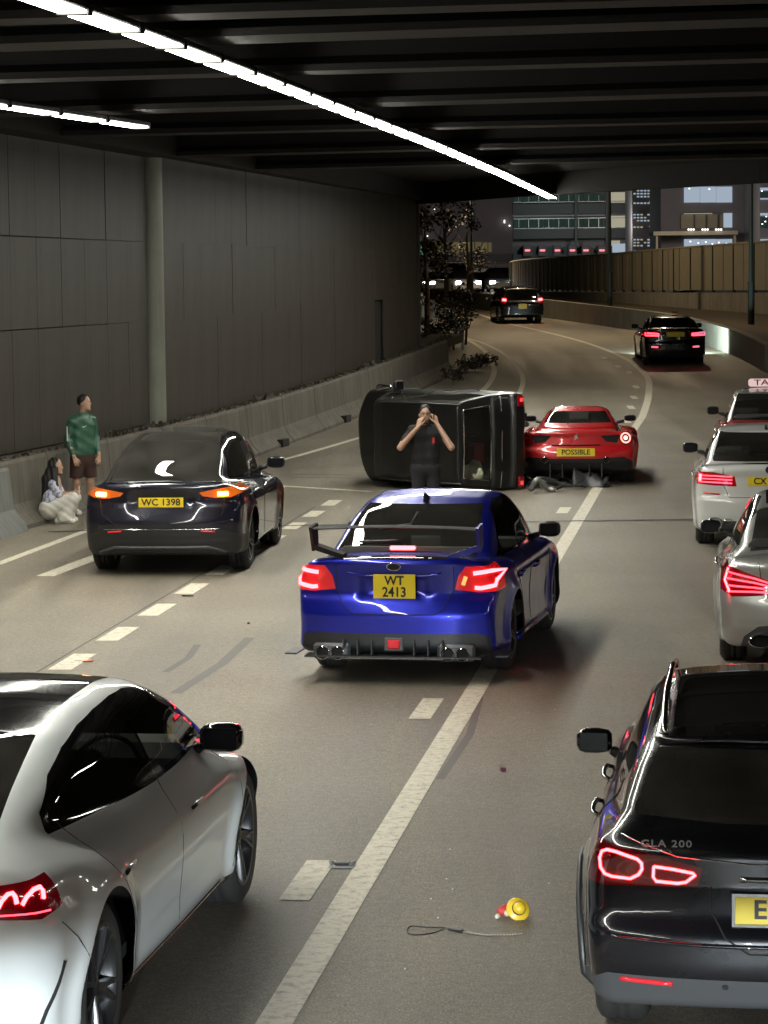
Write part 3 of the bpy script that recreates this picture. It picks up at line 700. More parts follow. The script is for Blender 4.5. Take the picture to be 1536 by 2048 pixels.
glow(ob, 1390, 440, 228, 700); glow(ob, 1345, 455, 230, 450, (1, .85, .6)); glow(cp, 1100, 433, 276, 700, (.8, 1, .95)); glow(cp, 1230, 450, 276, 700); glow(tw, 1300, 470, 262, 500); glow(lb, 940, 440, 213, 450, (1, .85, .8)); glow(lb, 1000, 470, 215, 300, (1, .85, .8)); glow(o2, 1530, 430, 222, 400)
# far road edge rails over the opposite lanes
fr = tag(empty('far_road_rail', (6, 215, 3)), 'pair of horizontal rails on a low wall across the distance below the shop building', 'railing'); bpy.context.view_layer.update()
bpart('rail', M_CREAM, fr, [(835, 1026, 523.5, 526.5), (835, 1026, 530, 532)], 214.8, .3); bpart('low_wall', M_PARA, fr, [(835, 1026, 537, 566)], 216, .4)
bpart('rail_post', M_BLD2, fr, [(840 + 30 * i, 842 + 30 * i, 523, 566) for i in range(6)], 215.2, .2)
# opposite carriageway surface
o = mesh('far_carriageway', [(-20, 150, 2.56), (16, 150, 2.56), (40, 300, 2.9), (-40, 300, 2.9)], [(0, 1, 2, 3)], M_ASPH); tag(o, kind='structure')

# ---------------------------------------------------------------- trees
def leaf_mat(name, c1, c2):
    m, t, o = nt(name); p = pbsdf(t, Roughness=.6); oi = t.nodes.new('ShaderNodeTexCoord'); n = N(t, 'ShaderNodeTexNoise', Scale=1.5, Detail=3.0)
    t.links.new(oi.outputs['Object'], n.inputs['Vector']); mx = t.nodes.new('ShaderNodeMix'); mx.data_type = 'RGBA'; mx.inputs[6].default_value = (*c1, 1); mx.inputs[7].default_value = (*c2, 1)
    t.links.new(n.outputs['Fac'], mx.inputs[0]); t.links.new(mx.outputs[2], p.inputs['Base Color']); t.links.new(p.outputs[0], o.inputs[0]); return m
M_LEAF = leaf_mat('leaves', (.010, .012, .006), (.025, .020, .012)); M_BARK = simple('bark', (.06, .045, .03), .9, noise=.4, nscale=12)
def tree(x, y, h, r, lab, n=900, leaf=.10, z0=None, seed=1, name='tree', cat='tree'):
    rr = random.Random(seed); g = gz(y) if z0 is None else z0; e = tag(empty(name, (x, y, g)), lab, cat)
    b = MB(); b.tube([(0, 0, 0), (.05, .02, h * .35), (-.04, .05, h * .7), (0, 0, h * .92)], [.09 * h / 4, .07 * h / 4, .045 * h / 4, .015], 8)
    cl = []
    for k in range(9):
        a = rr.uniform(0, 6.28); z = h * rr.uniform(.3, .8); q = Vector((math.cos(a) * r * rr.uniform(.5, .95), math.sin(a) * r * rr.uniform(.5, .95), z + h * rr.uniform(.05, .2)))
        b.tube([(0, 0, z * .8), (q.x * .5, q.y * .5, z * .95), q], [.03, .02, .008], 5); cl.append((q, r * rr.uniform(.25, .5)))
    cl.append((Vector((0, 0, h * .95)), r * .4)); b.build('trunk', M_BARK, e)
    f = MB()
    for _ in range(n):
        q, cr = rr.choice(cl); d = Vector((rr.gauss(0, 1), rr.gauss(0, 1), rr.gauss(0, 1))).normalized() * cr * rr.random() ** .4; c = q + d
        u = Vector((rr.gauss(0, 1), rr.gauss(0, 1), rr.gauss(0, .6))).normalized(); v = u.cross(Vector((rr.gauss(0, 1), rr.gauss(0, 1), rr.gauss(0, 1)))).normalized(); s = leaf * rr.uniform(.6, 1.4)
        f.add([c - u * s, c + v * s * .5, c + u * s, c - v * s * .5], [(0, 1, 2, 3)])
    f.build('crown', M_LEAF, e)
tree(1.55, 92, 4.6, 1.1, 'loose leafed small tree just beyond the end of the left wall', 1500, .09, seed=3)
tree(3.1, 128, 5.6, 1.5, 'taller bare looking tree below the dark shop building', 1100, .08, seed=5)
tree(5.2, 160, 5.0, 1.3, 'thin tree under the distant street lamp', 700, .09, seed=9)
for i, (px, py, h) in enumerate(((930, 752, .5), (950, 742, .4), (905, 770, .42), (970, 733, .3))):
    x, y = gp(px, py); tree(x, y, h, .35, ['low scrubby bush at the foot of the barrier end', 'small bush right of the largest bush by the barrier end', 'small bush partly behind the overturned car', 'lowest bush beside the curved ramp line'][i], 220, .05, seed=20 + i, name='bush', cat='bush')
for i in range(5):
    x, y = 1.0 + .5 * i, 76 + 3.2 * i; tree(x - .2, y, 1.0 + .25 * i, .6, ['clump of undergrowth directly behind the wall end', 'second clump of undergrowth from the wall end', 'undergrowth beside the guard rail middle', 'undergrowth by the far end of the guard rail', 'farthest clump of undergrowth under the small tree'][i], 420, .06, seed=40 + i, name='shrub', cat='shrub')
# weeds and litter on the ledge behind the barrier
f = MB(); rr = random.Random(5)
for _ in range(1500):
    s = rr.uniform(24, 76); c = wp(s, rr.uniform(.3, .52), .93); w = max(0, math.sin(s * 1.7) + math.sin(s * .6 + 1)) * .05
    u = Vector((rr.gauss(0, 1), rr.gauss(0, 1), rr.gauss(0, .5))).normalized() * rr.uniform(.02, .06); v = Vector((rr.gauss(0, .3), rr.gauss(0, .3), 1)).normalized() * rr.uniform(.02, .05 + w); c = c + Vector((0, 0, .01))
    f.add([c - u, c + u, c + u * .4 + v, c - u * .4 + v], [(0, 1, 2, 3)])
o = f.build('ledge_litter', leaf_mat('litter', (.03, .025, .018), (.09, .075, .05))); tag(o, kind='stuff')
# ================================================================== cars
M_GLASS = glass('tinted_glass', (.10, .105, .10)); M_GLASS_L = glass('clear_glass', (.78, .80, .77)); M_GLASS_D = glass('privacy_glass', (.02, .02, .02), dust_reflection=.10)
M_BLACK = simple('black_plastic', (.018, .018, .019), .45); M_GLOSS = simple('gloss_black', (.008, .008, .009), .08, coat=1); M_CHROME = simple('chrome', (.7, .7, .7), .12, 1)
M_TYRE = simple('tyre_rubber', (.022, .021, .020), .7, noise=.3, nscale=30); M_RIM = simple('alloy', (.35, .35, .35), .25, .9); M_RIMD = simple('dark_alloy', (.05, .05, .052), .3, .8); M_DISC = simple('brake_disc', (.16, .15, .14), .35, .8)
M_LENS = simple('red_lens', (.30, .004, .008), .08, coat=1); M_LENSD = simple('dark_red_lens', (.10, .004, .006), .1, coat=1); M_LENSW = simple('clear_lens', (.4, .4, .4), .1, coat=1); M_GREY = simple('grey_plastic', (.055, .057, .06), .4); M_MIRG = simple('mirror_dark', (.01, .01, .012), .15, spec=.2)
M_REFL = simple('reflector', (.65, .02, .03), .2, coat=1); M_PLATE = simple('number_plate_yellow', (.86, .66, .03), .35); M_INK = simple('plate_black', (.01, .01, .01), .5); M_SEAT = simple('seat_fabric', (.03, .028, .027), .8); M_SEATT = simple('tan_leather', (.16, .10, .06), .6)
def lit_lens(name, col, s, base):
    m, t, o = nt(name); p = pbsdf(t, Base_Color=base, Roughness=.1); p.inputs['Coat Weight'].default_value = 1; p.inputs['Emission Color'].default_value = (*col, 1); p.inputs['Emission Strength'].default_value = s; t.links.new(p.outputs[0], o.inputs[0]); return m
M_BADGE = simple('satin_badge', (.5, .5, .5), .35, .4)
M_LENSR = lit_lens('lit_red_lens', (1, .015, .02), .38, (.3, .004, .008)); M_LENSA = lit_lens('lit_amber_lens', (1, .20, .01), .45, (.25, .05, .01))
L_RED = emit('brake_led', (1, .030, .035), 26); L_REDS = emit('tail_led', (1, .05, .08), 5); L_AMB = emit('indicator_led', (1, .30, .02), 70); L_WARM = emit('cabin_glow', (1, .7, .4), 1.2)

def prof1(pts, sm=.04, lo=-3, hi=7):
    """smoothed 1-D profile and its slope"""
    pts = sorted(pts); x = np.arange(lo, hi, .01); y = np.interp(x, [p[0] for p in pts], [p[1] for p in pts])
    k = np.exp(-np.linspace(-2.2, 2.2, max(3, int(sm * 4.4 / .01)) | 1) ** 2); k /= k.sum(); n = len(k) // 2
    y = np.convolve(np.pad(y, n, mode='edge'), k, mode='valid'); g = np.gradient(y, .01)
    return (lambda t: np.interp(t, x, y)), (lambda t: np.interp(t, x, g))
class Car:
    def __init__(s, name, spec, label, cat, group=None, h=.03):
        s.sp = sp = spec; s.name = name
        s.e = empty(name); tag(s.e, label, cat, group)
        W = sp['W']; zt, dzt = prof1(sp['top'], sp.get('tsm', .05)); zr, dzr = prof1(sp['roof'], sp.get('rsm', .09)); zb, _ = prof1(sp['bot'], .05)
        yr, dyr = prof1(sp['rear'], sp.get('fsm', .03)); yf, dyf = prof1(sp['front'], .06); sec, dsec = prof1(sp['sec'], .03); gw, dgw = prof1(sp['gw'], .05); pl, dpl = prof1(sp['plan'], .25)
        gpl, _ = prof1(sp.get('gplan', [(-3, 0), (7, 0)]), .2)
        wb, R, Ra = sp['wb'], sp['R'], sp['Ra']; fl = sp.get('flare', .035); rk, fk = sp.get('rk', .16), sp.get('fk', .35); cr, gcr = sp.get('cr', .05), sp.get('gcr', .05)
        kb = sp.get('kb', .09); rext = sp.get('rext')
        def F(P):
            x, y, z = P[:, 0], P[:, 1], P[:, 2]; ax = np.abs(x); u = np.minimum(ax / W, 1.2)
            A = (z - zt(y) + cr * u ** 2.4) / np.sqrt(1 + dzt(y) ** 2)
            B = zb(y) - z
            w = W + sec(z) + pl(y)
            for yw in (0, wb):
                r = np.hypot(y - yw, z - R); w = w + fl * np.exp(-((r - Ra) / .10) ** 2) * (z > 0)
            Cc = (ax - w) / np.sqrt(1 + np.minimum(dsec(z), 3) ** 2)
            dr = yr(z) + rk * u ** 2.6
            if rext is not None: dr = dr + rext(x, z)
            D = (dr - y) / np.sqrt(1 + np.clip(dyr(z), -2, 2) ** 2); E = y - (yf(z) - fk * u ** 2.4)
            b = smax(smax(A, Cc, kb), smax(smax(D, E, .02), B, .04), kb)
            A2 = (z - zr(y) + gcr * (ax / .7) ** 2.2) / np.sqrt(1 + dzr(y) ** 2); C2 = (ax - gw(z) - gpl(y)) / np.sqrt(1 + dgw(z) ** 2)
            g = smax(smax(smax(A2, C2, sp.get('kg', .10)), .5 - z, .02), np.maximum(D + .035, E + .2), .03)
            return smin(b, g, sp.get('kj', .05))
        s.F = F
        ys = [p[1] for p in sp['rear']]; y0 = min(ys) - .06; y1 = max(p[1] for p in sp['front']) + .06; zm = max(p[1] for p in sp['roof']) + .05
        s.V, s.N, s.T = net(F, (-(W + .12), y0, .08), (W + .12, y1, zm), h)
        s.h = h; s.bvh = BVHTree.FromPolygons([Vector(v) for v in s.V], [tuple(t) for t in s.T.tolist()])
        s.parts = {}
    # --- cutting
    def cut(s, name, mat, fn, parent=None, drop=False, tgt=None):
        s.V, s.N, s.T = refine(s.V, s.N, s.T, fn, tgt or s.h * .45)
        s.V, s.N, Ti, s.T = cut(s.V, s.N, s.T, fn)
        if drop: return None
        o = emitmesh(name, s.V, s.N, Ti, mat, parent or s.e)
        if o is None: print('empty cut', s.name, name)
        return o
    @staticmethod
    def side(poly, sg, r=.0, xmin=.35):
        return lambda V: np.maximum(sdf2(V[:, 1:3], poly) - r, xmin - V[:, 0] * sg)
    @staticmethod
    def rear(poly, sg=0, r=.0, ymax=.9, mirror=False):
        """polygon seen from behind in (x, z); sg=-1 mirrors it to the left"""
        def f(V):
            X = V[:, 0] * (sg if sg else 1); q = np.stack([np.abs(V[:, 0]) if mirror else X, V[:, 2]], 1)
            return np.maximum(sdf2(q, poly) - r, V[:, 1] - ymax)
        return f
    def hit(s, o, d):
        p, n, _, _ = s.bvh.ray_cast(Vector(o), Vector(d).normalized(), 8); return p, n
    def rpt(s, x, z, off=.0):
        p, n = s.hit((x, -3, z), (0, 1, 0))
        if p is None: return None
        return p + n * off
    def spt(s, y, z, sg, off=.0):
        p, n = s.hit((3 * sg, y, z), (-sg, 0, 0))
        if p is None: return None
        return p + n * off
    def rline(s, name, pts, r, mat, off=.0, parent=None, closed=False, n=6):
        out = []
        if closed: pts = list(pts) + [pts[0]]
        for a, b in zip(pts, pts[1:]):
            m = max(1, int(math.dist(a, b) / .035))
            for k in range(m): out.append((a[0] + (b[0] - a[0]) * k / m, a[1] + (b[1] - a[1]) * k / m))
        out.append(pts[-1]); P = [p for p in (s.rpt(x, z, off) for x, z in out) if p is not None]
        if len(P) > 1: return MB().tube(P, r, n).build(name, mat, parent or s.e, True)
    def sline(s, name, pts, sg, r, mat, off=.0, parent=None):
        out = []
        for a, b in zip(pts, pts[1:]):
            m = max(1, int(math.dist(a, b) / .05))
            for k in range(m): out.append((a[0] + (b[0] - a[0]) * k / m, a[1] + (b[1] - a[1]) * k / m))
        out.append(pts[-1]); P = [p for p in (s.spt(y, z, sg, off) for y, z in out) if p is not None]
        if len(P) > 1: return MB().tube(P, r, 6).build(name, mat, parent or s.e, True)
    # --- standard parts
    def arches(s):
        sp = s.sp; R, Ra, wb, W = sp['R'], sp['Ra'], sp['wb'], sp['W']
        for yw in (0, wb):
            s.cut('arch', None, lambda V: np.maximum(np.maximum(np.hypot(V[:, 1] - yw, V[:, 2] - R) - Ra, .5 - np.abs(V[:, 0])), V[:, 2] - R - Ra), drop=True, tgt=.02)
        for yw in (0, wb):
            for sg in (-1, 1):
                V = []; n = 24; b = MB()
                for x in (.48, W - (.09 if yw == 0 else .15)):
                    for k in range(n + 1): a = math.pi * (k / n * 1.16 - .08); V.append((sg * x, yw + (Ra + .006) * math.cos(a), R + (Ra + .006) * math.sin(a)))
                F = [(k, k + 1, n + 2 + k, n + 1 + k) for k in range(n)] + [tuple(range(n + 1))]
                b.add(V, F).build('wheel_arch_liner', M_DARK, s.e)
    def wheels(s, rim=M_RIM, style=5, which=((0, 1), (0, -1), (1, 1), (1, -1)), rr=None, w=.235, steer=0, split=True):
        sp = s.sp; R, wb, W = sp['R'], sp['wb'], sp['W']; rr = rr or R * .70
        key = ('wheel', R, rr, w, style, rim.name)
        if key not in pan_cache:
            t = MB(); M = Matrix.Rotation(math.pi / 2, 4, 'Y')
            t.lathe([(rr + .005, -w / 2 + .02), (R - .045, -w / 2), (R - .012, -w / 2 + .02), (R, -w / 2 + .045), (R, -.03), (R - .008, -.028), (R - .008, -.020), (R, -.018), (R, .018), (R - .008, .020), (R - .008, .028), (R, .03), (R, w / 2 - .045), (R - .012, w / 2 - .02), (R - .045, w / 2), (rr + .005, w / 2 - .012)], 44, M)
            ty = t.build('tyre', M_TYRE, None, True).data
            r = MB(); h = w / 2 - .012
            r.lathe([(rr + .012, h - .012), (rr + .012, h + .004), (rr - .008, h + .002), (rr - .022, h - .02), (rr - .03, -w / 2 + .03)], 44, M)
            for k in range(style):
                a0 = 2 * math.pi * k / style
                for da in ((-.13, .13) if split else (0,)):
                    V = []; wd0, wd1 = (.016, .013) if split else (.035, .024)
                    for rad, hh, ww, aa in ((.03, h - .035, wd0 * 1.4, a0 + da * .3), (rr * .5, h - .02, wd0, a0 + da * .8), (rr - .005, h - .008, wd1, a0 + da * 1.25)):
                        c_, s_ = math.cos(aa), math.sin(aa)
                        for u, v in ((-1, 0), (-.6, .012), (.6, .012), (1, 0), (1, -.03), (-1, -.03)):
                            V.append(M @ Vector((rad * c_ - u * ww * s_, rad * s_ + u * ww * c_, hh + v)))
                    F = [(i * 6 + j, i * 6 + (j + 1) % 6, (i + 1) * 6 + (j + 1) % 6, (i + 1) * 6 + j) for i in range(2) for j in range(6)]
                    r.add(V, F)
            r.lathe([(0, h - .018), (.032, h - .018), (.055, h - .03), (.075, h - .06)], 20, M)
            rm = r.build('rim', rim, None, 35).data
            d = MB(); d.lathe([(0, .01), (rr * .78, .01), (rr * .78, -.015), (0, -.015)], 30, M); d.lathe([(rr * .99, -w / 2 + .03), (.0, -w / 2 + .03)], 30, M); dm = d.build('brake_disc', M_DISC, None).data
            for o in [o for o in C.objects if o.data in (ty, rm, dm)]: bpy.data.objects.remove(o)
            pan_cache[key] = (ty, rm, dm)
        ty, rm, dm = pan_cache[key]
        for i, sg in which:
            e = bpy.data.objects.new('wheel', None); C.objects.link(e); e.parent = s.e; e.location = (sg * (W - .03 - w / 2 + sp.get('wo', 0)), wb * i, R)
            e.rotation_euler = (0, 0, (0 if sg > 0 else math.pi) + (steer if i else 0))
            for me, nm in ((ty, 'tyre'), (rm, 'rim'), (dm, 'brake_disc')): o = bpy.data.objects.new(nm, me); C.objects.link(o); o.parent = e
    def interior(s, y0, y1, zf=.35, belt=.85, tan=False, rearbench=True):
        W = s.sp['W'] - .28; m = M_SEATT if tan else M_SEAT
        MB().box((0, (y0 + y1) / 2, zf), (2 * W + .3, y1 - y0, .06)).build('cabin_floor', M_DARK, s.e)
        for sg in (-1, 1):
            b = MB(); yc = y1 - 1.35; b.box((sg * W * .62, yc, zf + .22), (.5, .52, .2), bev=.06); M = Matrix.Rotation(math.radians(-18), 4, 'X').inverted()
            b.box((sg * W * .62, yc - .33, zf + .55), (.48, .13, .62), bev=.05, M=Matrix.Rotation(math.radians(14), 4, 'X'))
            b.box((sg * W * .62, yc - .42, belt + .14), (.27, .10, .19), bev=.045, M=Matrix.Rotation(math.radians(10), 4, 'X')); b.build('seat', m, s.e, 40)
        if rearbench:
            b = MB(); yc = y1 - 2.2; b.box((0, yc, zf + .2), (2 * W, .5, .2), bev=.06); b.box((0, yc - .33, zf + .5), (2 * W, .12, .6), bev=.05, M=Matrix.Rotation(math.radians(16), 4, 'X'))
            for x in (-.42, .42): b.box((x, yc - .43, belt + .05), (.26, .09, .13), bev=.04)
            b.build('rear_bench', m, s.e, 40); MB().box((0, yc - .68, belt - .04), (2 * W + .1, .45, .03)).build('parcel_shelf', M_BLACK, s.e)
        b = MB(); b.box((0, y1 - .32, belt - .08), (2 * W + .25, .4, .22), bev=.07); b.build('dashboard', M_BLACK, s.e, 40)
        T = Matrix.Translation((W * .55, y1 - .62, belt - .08)) @ Matrix.Rotation(math.radians(65), 4, 'X')
        MB().lathe([(.175 + .014 * math.cos(a), .014 * math.sin(a)) for a in [k * math.pi / 3 for k in range(6)]], 24, T, closed=True).build('steering_wheel', M_BLACK, s.e, True)
    def mirrors(s, y, z, mat, sz=(.2, .1, .14), col2=None, out=.09, dy=0):
        for sg in (-1, 1):
            p = s.spt(y, z - .05, sg)
            if p is None: continue
            c = Vector((p.x + sg * (out + sz[0] / 2), y + dy, z + .03)); b = MB()
            # rounded shell: lofted squircle sections along x
            V = []; n = 16; ss = [(-.5, .55), (-.4, .85), (-.1, 1), (.25, .97), (.42, .8), (.5, .45)]
            for t, q in ss:
                for k in range(n):
                    a = 2 * math.pi * k / n; cx, sx_ = math.cos(a), math.sin(a); rx = np.sign(cx) * abs(cx) ** .7; rz = np.sign(sx_) * abs(sx_) ** .7
                    V.append((c.x + sg * t * sz[0], c.y + rx * sz[1] / 2 * q * (1 if rx > 0 else .55) - .04 * t * sg * 0, c.z + rz * sz[2] / 2 * q))
            F = [(i * n + k, i * n + (k + 1) % n, (i + 1) * n + (k + 1) % n, (i + 1) * n + k) for i in range(len(ss) - 1) for k in range(n)] + [tuple(range(n))[::-1], tuple(range((len(ss) - 1) * n, len(ss) * n))]
            b.add(V, F); o = b.build('mirror', mat, s.e, True)
            MB().box((c.x, c.y - sz[1] * .275, c.z), (sz[0] * .8, .006, sz[2] * .72), bev=.003).build('mirror_glass', M_MIRG, o)
            MB().tube([(p.x - sg * .03, y + .02, z - .05), (p.x + sg * out, c.y, z - .02)], [.035, .025], 8).build('mirror_foot', M_BLACK, o, True)
    def handle(s, y, z, mat, ln=.2, sides=(1, -1)):
        for sg in sides:
            pts = [s.spt(y + t * ln / 2, z + .012 * t, sg, o_) for t, o_ in ((-1, .0), (-.8, .028), (0, .036), (.8, .03), (1, .0))]
            if all(p is not None for p in pts): MB().tube(pts, [.010, .012, .013, .012, .010], 8).build('door_handle', mat, s.e, True)
    def plate(s, x, z, w, h, txt, off=.015, tilt=0, fs=None, frame=None, lines=None, rot=0, dz=0):
        p, n = s.hit((x, -3, z), (0, 1, 0))
        for _x in (x - w * .4, x + w * .4):
            for _z in (z - h * .45, z + h * .45):
                q, _ = s.hit((_x, -3, _z), (0, 1, 0))
                if q is not None and q.y < p.y: p = Vector((x, q.y, z))
        p = Vector((x, p.y - off, z))
        M = Matrix.Translation(p) @ Matrix.Rotation(math.radians(90 - tilt), 4, 'X')
        b = MB(); b.box((0, 0, 0), (w, h, .006), bev=.002); o = b.build('number_plate', M_PLATE, s.e); o.matrix_local = M
        if frame: 
            f = MB(); t = .012; f.box((0, h / 2 + t / 2, .002), (w + 2 * t, t, .014)); f.box((0, -h / 2 - t / 2, .002), (w + 2 * t, t, .014)); f.box((w / 2 + t / 2, 0, .002), (t, h, .014)); f.box((-w / 2 - t / 2, 0, .002), (t, h, .014))
            f.build('plate_frame', frame, o)
        for s_, size, dx, dy, sx in lines or [(txt, fs or h * .95, 0, 0, 1.0)]:
            text('plate_lettering', s_, size, M_INK, o, Matrix.Translation((dx, dy, .0042)), bold=.0024, sx=sx)
        return o
    def badge(s, x, z, txt, size, mat=None, off=.016, sx=1.25):
        p, n = s.hit((x, -3, z), (0, 1, 0))
        zax = Vector((0, n.y, n.z)).normalized(); xax = Vector((1, 0, 0)); yax = zax.cross(xax)
        M = Matrix((xax, yax, zax)).transposed().to_4x4(); M.translation = p + n * off
        return text('badge', txt, size, mat or M_BADGE, s.e, M, bold=.0006, sx=sx, depth=.002, sp=1.15)
    def disc(s, name, x, z, rx, rz, mat, off=.004, th=.008, parent=None, n=28, hole=0):
        p, nn = s.hit((x, -3, z), (0, 1, 0)); zax = nn; xax = Vector((0, 0, 1)).cross(zax).normalized(); yax = zax.cross(xax)
        M = Matrix((xax, yax, zax)).transposed().to_4x4(); M.translation = p + nn * off
        return MB().lathe([(hole, 0), (hole, th), (1 if not hole else 1, th), (1.04, th * .4), (1.04, -th)], n, M @ Matrix.Diagonal((rx, rz, 1, 1))).build(name, mat, parent or s.e, 40)
    def finish(s, mat, name='body'):
        s.cut('underbody', M_BLACK, lambda V: V[:, 2] - s.sp.get('sill', .22))
        o = emitmesh(name, s.V, s.N, s.T, mat, s.e); s.V = s.N = s.T = None; return o
    def exhaust(s, x, z, y, r=.045, n=1, gap=.11, ln=.16, flat=1.0):
        for k in range(n):
            M = Matrix.Translation((x + (k - (n - 1) / 2) * gap, y, z)) @ Matrix.Rotation(math.pi / 2, 4, 'X') @ Matrix.Diagonal((flat, 1, 1, 1))
            o = MB().lathe([(r * .8, -ln), (r * .82, .0), (r * .9, .012), (r, .008), (r, -ln)], 24, M).build('exhaust_tip', M_CHROME, s.e, 40)
            MB().lathe([(0, -.04), (r * .82, -.04)], 20, M).build('exhaust_bore', M_DARK, o)
    def place(s, x, y, yaw, z=None):
        s.e.location = (x, y, gz(y) if z is None else z); s.e.rotation_euler = (0, 0, -yaw); return s.e
# ------------------------------------------------------------------ blue saloon with a tall boot wing
P_BLUE = paint('blue_paint', (.009, .016, .36), .6, .30)
sp = dict(W=.885, R=.33, Ra=.37, wb=2.65, flare=.04,
  top=[(-1.1, .98), (-.95, 1.055), (-.80, 1.06), (-.35, 1.03), (.3, .97), (1.6, .95), (2.2, .96), (2.45, .95), (2.9, .87), (3.4, .74), (3.7, .60)],
  roof=[(-1.1, .30), (-.62, .78), (-.46, 1.0), (.05, 1.21), (.38, 1.365), (.75, 1.445), (1.2, 1.475), (1.65, 1.44), (2.0, 1.27), (2.55, .92), (2.9, .6)],
  bot=[(-1.1, .27), (-.6, .22), (3, .18), (3.7, .22)],
  rear=[(0, -.80), (.22, -.90), (.30, -.985), (.58, -1.0), (.70, -.965), (.74, -.93), (.98, -.95), (1.06, -.98), (1.3, -.9)],
  front=[(0, 3.45), (.25, 3.6), (.6, 3.6), (.8, 3.45), (1.2, 3.1)],
  sec=[(0, -.06), (.22, -.03), (.30, -.01), (.45, -.02), (.62, -.015), (.78, 0), (.86, -.012), (.98, -.07), (1.1, -.16), (1.5, -.4)],
  gw=[(0, .80), (.8, .80), (.98, .775), (1.2, .69), (1.35, .615), (1.45, .56), (1.6, .48)], gplan=[(-1, -.09), (.2, -.04), (1, 0), (1.8, -.01), (2.6, -.10)],
  plan=[(-1.2, -.07), (-.7, -.02), (0, .0), (2.6, .0), (3.3, -.05), (3.7, -.14)], rk=.14, cr=.05, kb=.07, rsm=.07,
  rext=lambda x, z: .045 / (1 + np.exp((np.abs(x) - .28) / .02)) / (1 + np.exp((np.abs(z - .81) - .085) / .015)))
c = Car('blue_sports_saloon', sp, 'blue saloon with a tall boot wing and glowing brake lights, stopped across the solid line', 'car', h=.026)
for sg in (1, -1):
    c.cut('rear_side_window', M_GLASS_L, c.side([(.05, 1.0), (.22, 1.03), (.62, 1.315), (.93, 1.365), (.99, 1.0)], sg, .008))
    c.cut('front_side_window', M_GLASS_L, c.side([(1.04, 1.0), (.99, 1.37), (1.55, 1.365), (1.92, 1.2), (2.16, .985)], sg, .008))
    c.cut('window_surround', M_GLOSS, c.side([(-.02, .975), (.15, 1.02), (.58, 1.34), (.9, 1.40), (1.55, 1.39), (1.98, 1.2), (2.25, .96), (1, .97)], sg, .008))
c.cut('rear_window', M_GLASS, c.rear([(-.60, 1.07), (.60, 1.07), (.50, 1.365), (-.50, 1.365)], 0, .025))
c.cut('windscreen', M_GLASS_L, lambda V: np.maximum(sdf2(V[:, [0, 2]], [(-.68, 1.0), (.68, 1.0), (.52, 1.38), (-.52, 1.38)]), 1.5 - V[:, 1]))
tl = [(.885, .985), (.60, .985), (.535, .90), (.51, .79), (.70, .765), (.90, .77)]
for sg in (1, -1):
    o = c.cut('tail_light', M_LENSR, c.rear(tl, sg, .0, -.45), tgt=.012)
    if o: c.rline('brake_light', [(sg * x, z) for x, z in ((.66, .925), (.80, .94), (.845, .90), (.83, .82), (.72, .80), (.67, .805))], .019, L_RED, .002, o)
    if sg == 1: c.rline('indicator', [(.60, .90), (.575, .83)], .018, emit('amber_dim', (1, .3, .08), 2.2), .0, o)
c.cut('diffuser', M_BLACK, c.rear([(-.82, .18), (.82, .18), (.80, .40), (.70, .425), (-.70, .425), (-.80, .40)], 0, .0, -.55), tgt=.012)
c.arches(); body = c.finish(P_BLUE)
for x in (-.42, -.30, -.18, .18, .30, .42): MB().box((x, -1.0, .31), (.012, .10, .13), bev=.005).build('diffuser_fin', M_GREY, c.e)
MB().box((0, -.985, .335), (.11, .05, .075), bev=.01).build('fog_light', M_REFL, c.e); MB().box((0, -.975, .335), (.17, .04, .12), bev=.01).build('fog_light_bezel', M_GREY, c.e)
MB().tube([(-.50, -1.0, .225), (-.4, -1.03, .225), (.4, -1.03, .225), (.50, -1.0, .225)], .016, 8).build('splitter', M_CHROME, c.e, True)
MB().box((0, -.96, .235), (1.5, .22, .015)).build('rear_lip', M_BLACK, c.e)
for sg in (-1, 1): 
    c.exhaust(sg * .53, .265, -1.06, .058, 2, .130)
    MB().box((sg * .53, -.985, .27), (.32, .05, .14), bev=.024).build('exhaust_shroud', M_GREY, c.e, 40)
    MB().box((sg * .90, -.75, .235), (.10, .35, .012)).build('bumper_flap', M_BLACK, c.e)
# boot wing
V = []; n = 25
for i in range(n):
    x = -.70 + 1.40 * i / (n - 1); zt_ = 1.30 - .02 * abs(x / .70) ** 2
    for dy, dz in ((-.13, .012), (-.06, .028), (.05, .018), (.10, -.004), (.05, -.010), (-.05, -.002)): V.append((x, -.82 + dy, zt_ + dz))
F = [(i * 6 + j, i * 6 + (j + 1) % 6, (i + 1) * 6 + (j + 1) % 6, (i + 1) * 6 + j) for i in range(n - 1) for j in range(6)] + [tuple(range(6))[::-1], tuple(range(6 * n - 6, 6 * n))]
MB().add(V, F).build('wing', P_BLUE, c.e, 40)
for sg in (-1, 1):
    MB().add([(sg * .695, -.97, 1.31), (sg * .695, -.72, 1.33), (sg * .695, -.70, 1.14), (sg * .695, -.86, 1.10), (sg * .72, -.97, 1.31), (sg * .72, -.72, 1.33), (sg * .72, -.70, 1.14), (sg * .72, -.86, 1.10)], [(0, 1, 2, 3), (7, 6, 5, 4), (0, 4, 5, 1), (1, 5, 6, 2), (2, 6, 7, 3), (3, 7, 4, 0)]).build('wing_end', P_BLUE, c.e)
    V = []; 
    for t in (0, .5, 1):
        x = .71 - .26 * t; z = 1.14 - .085 * t; 
        for dy, dz in ((-.10, .02), (.07, .02), (.08, -.025), (-.09, -.025)): V.append((sg * x, -.78 + dy, z + dz))
    F = [(i * 4 + j, i * 4 + (j + 1) % 4, (i + 1) * 4 + (j + 1) % 4, (i + 1) * 4 + j) for i in range(2) for j in range(4)] + [(3, 2, 1, 0), (8, 9, 10, 11)]
    MB().add(V, F).build('wing_stay', P_BLUE, c.e)
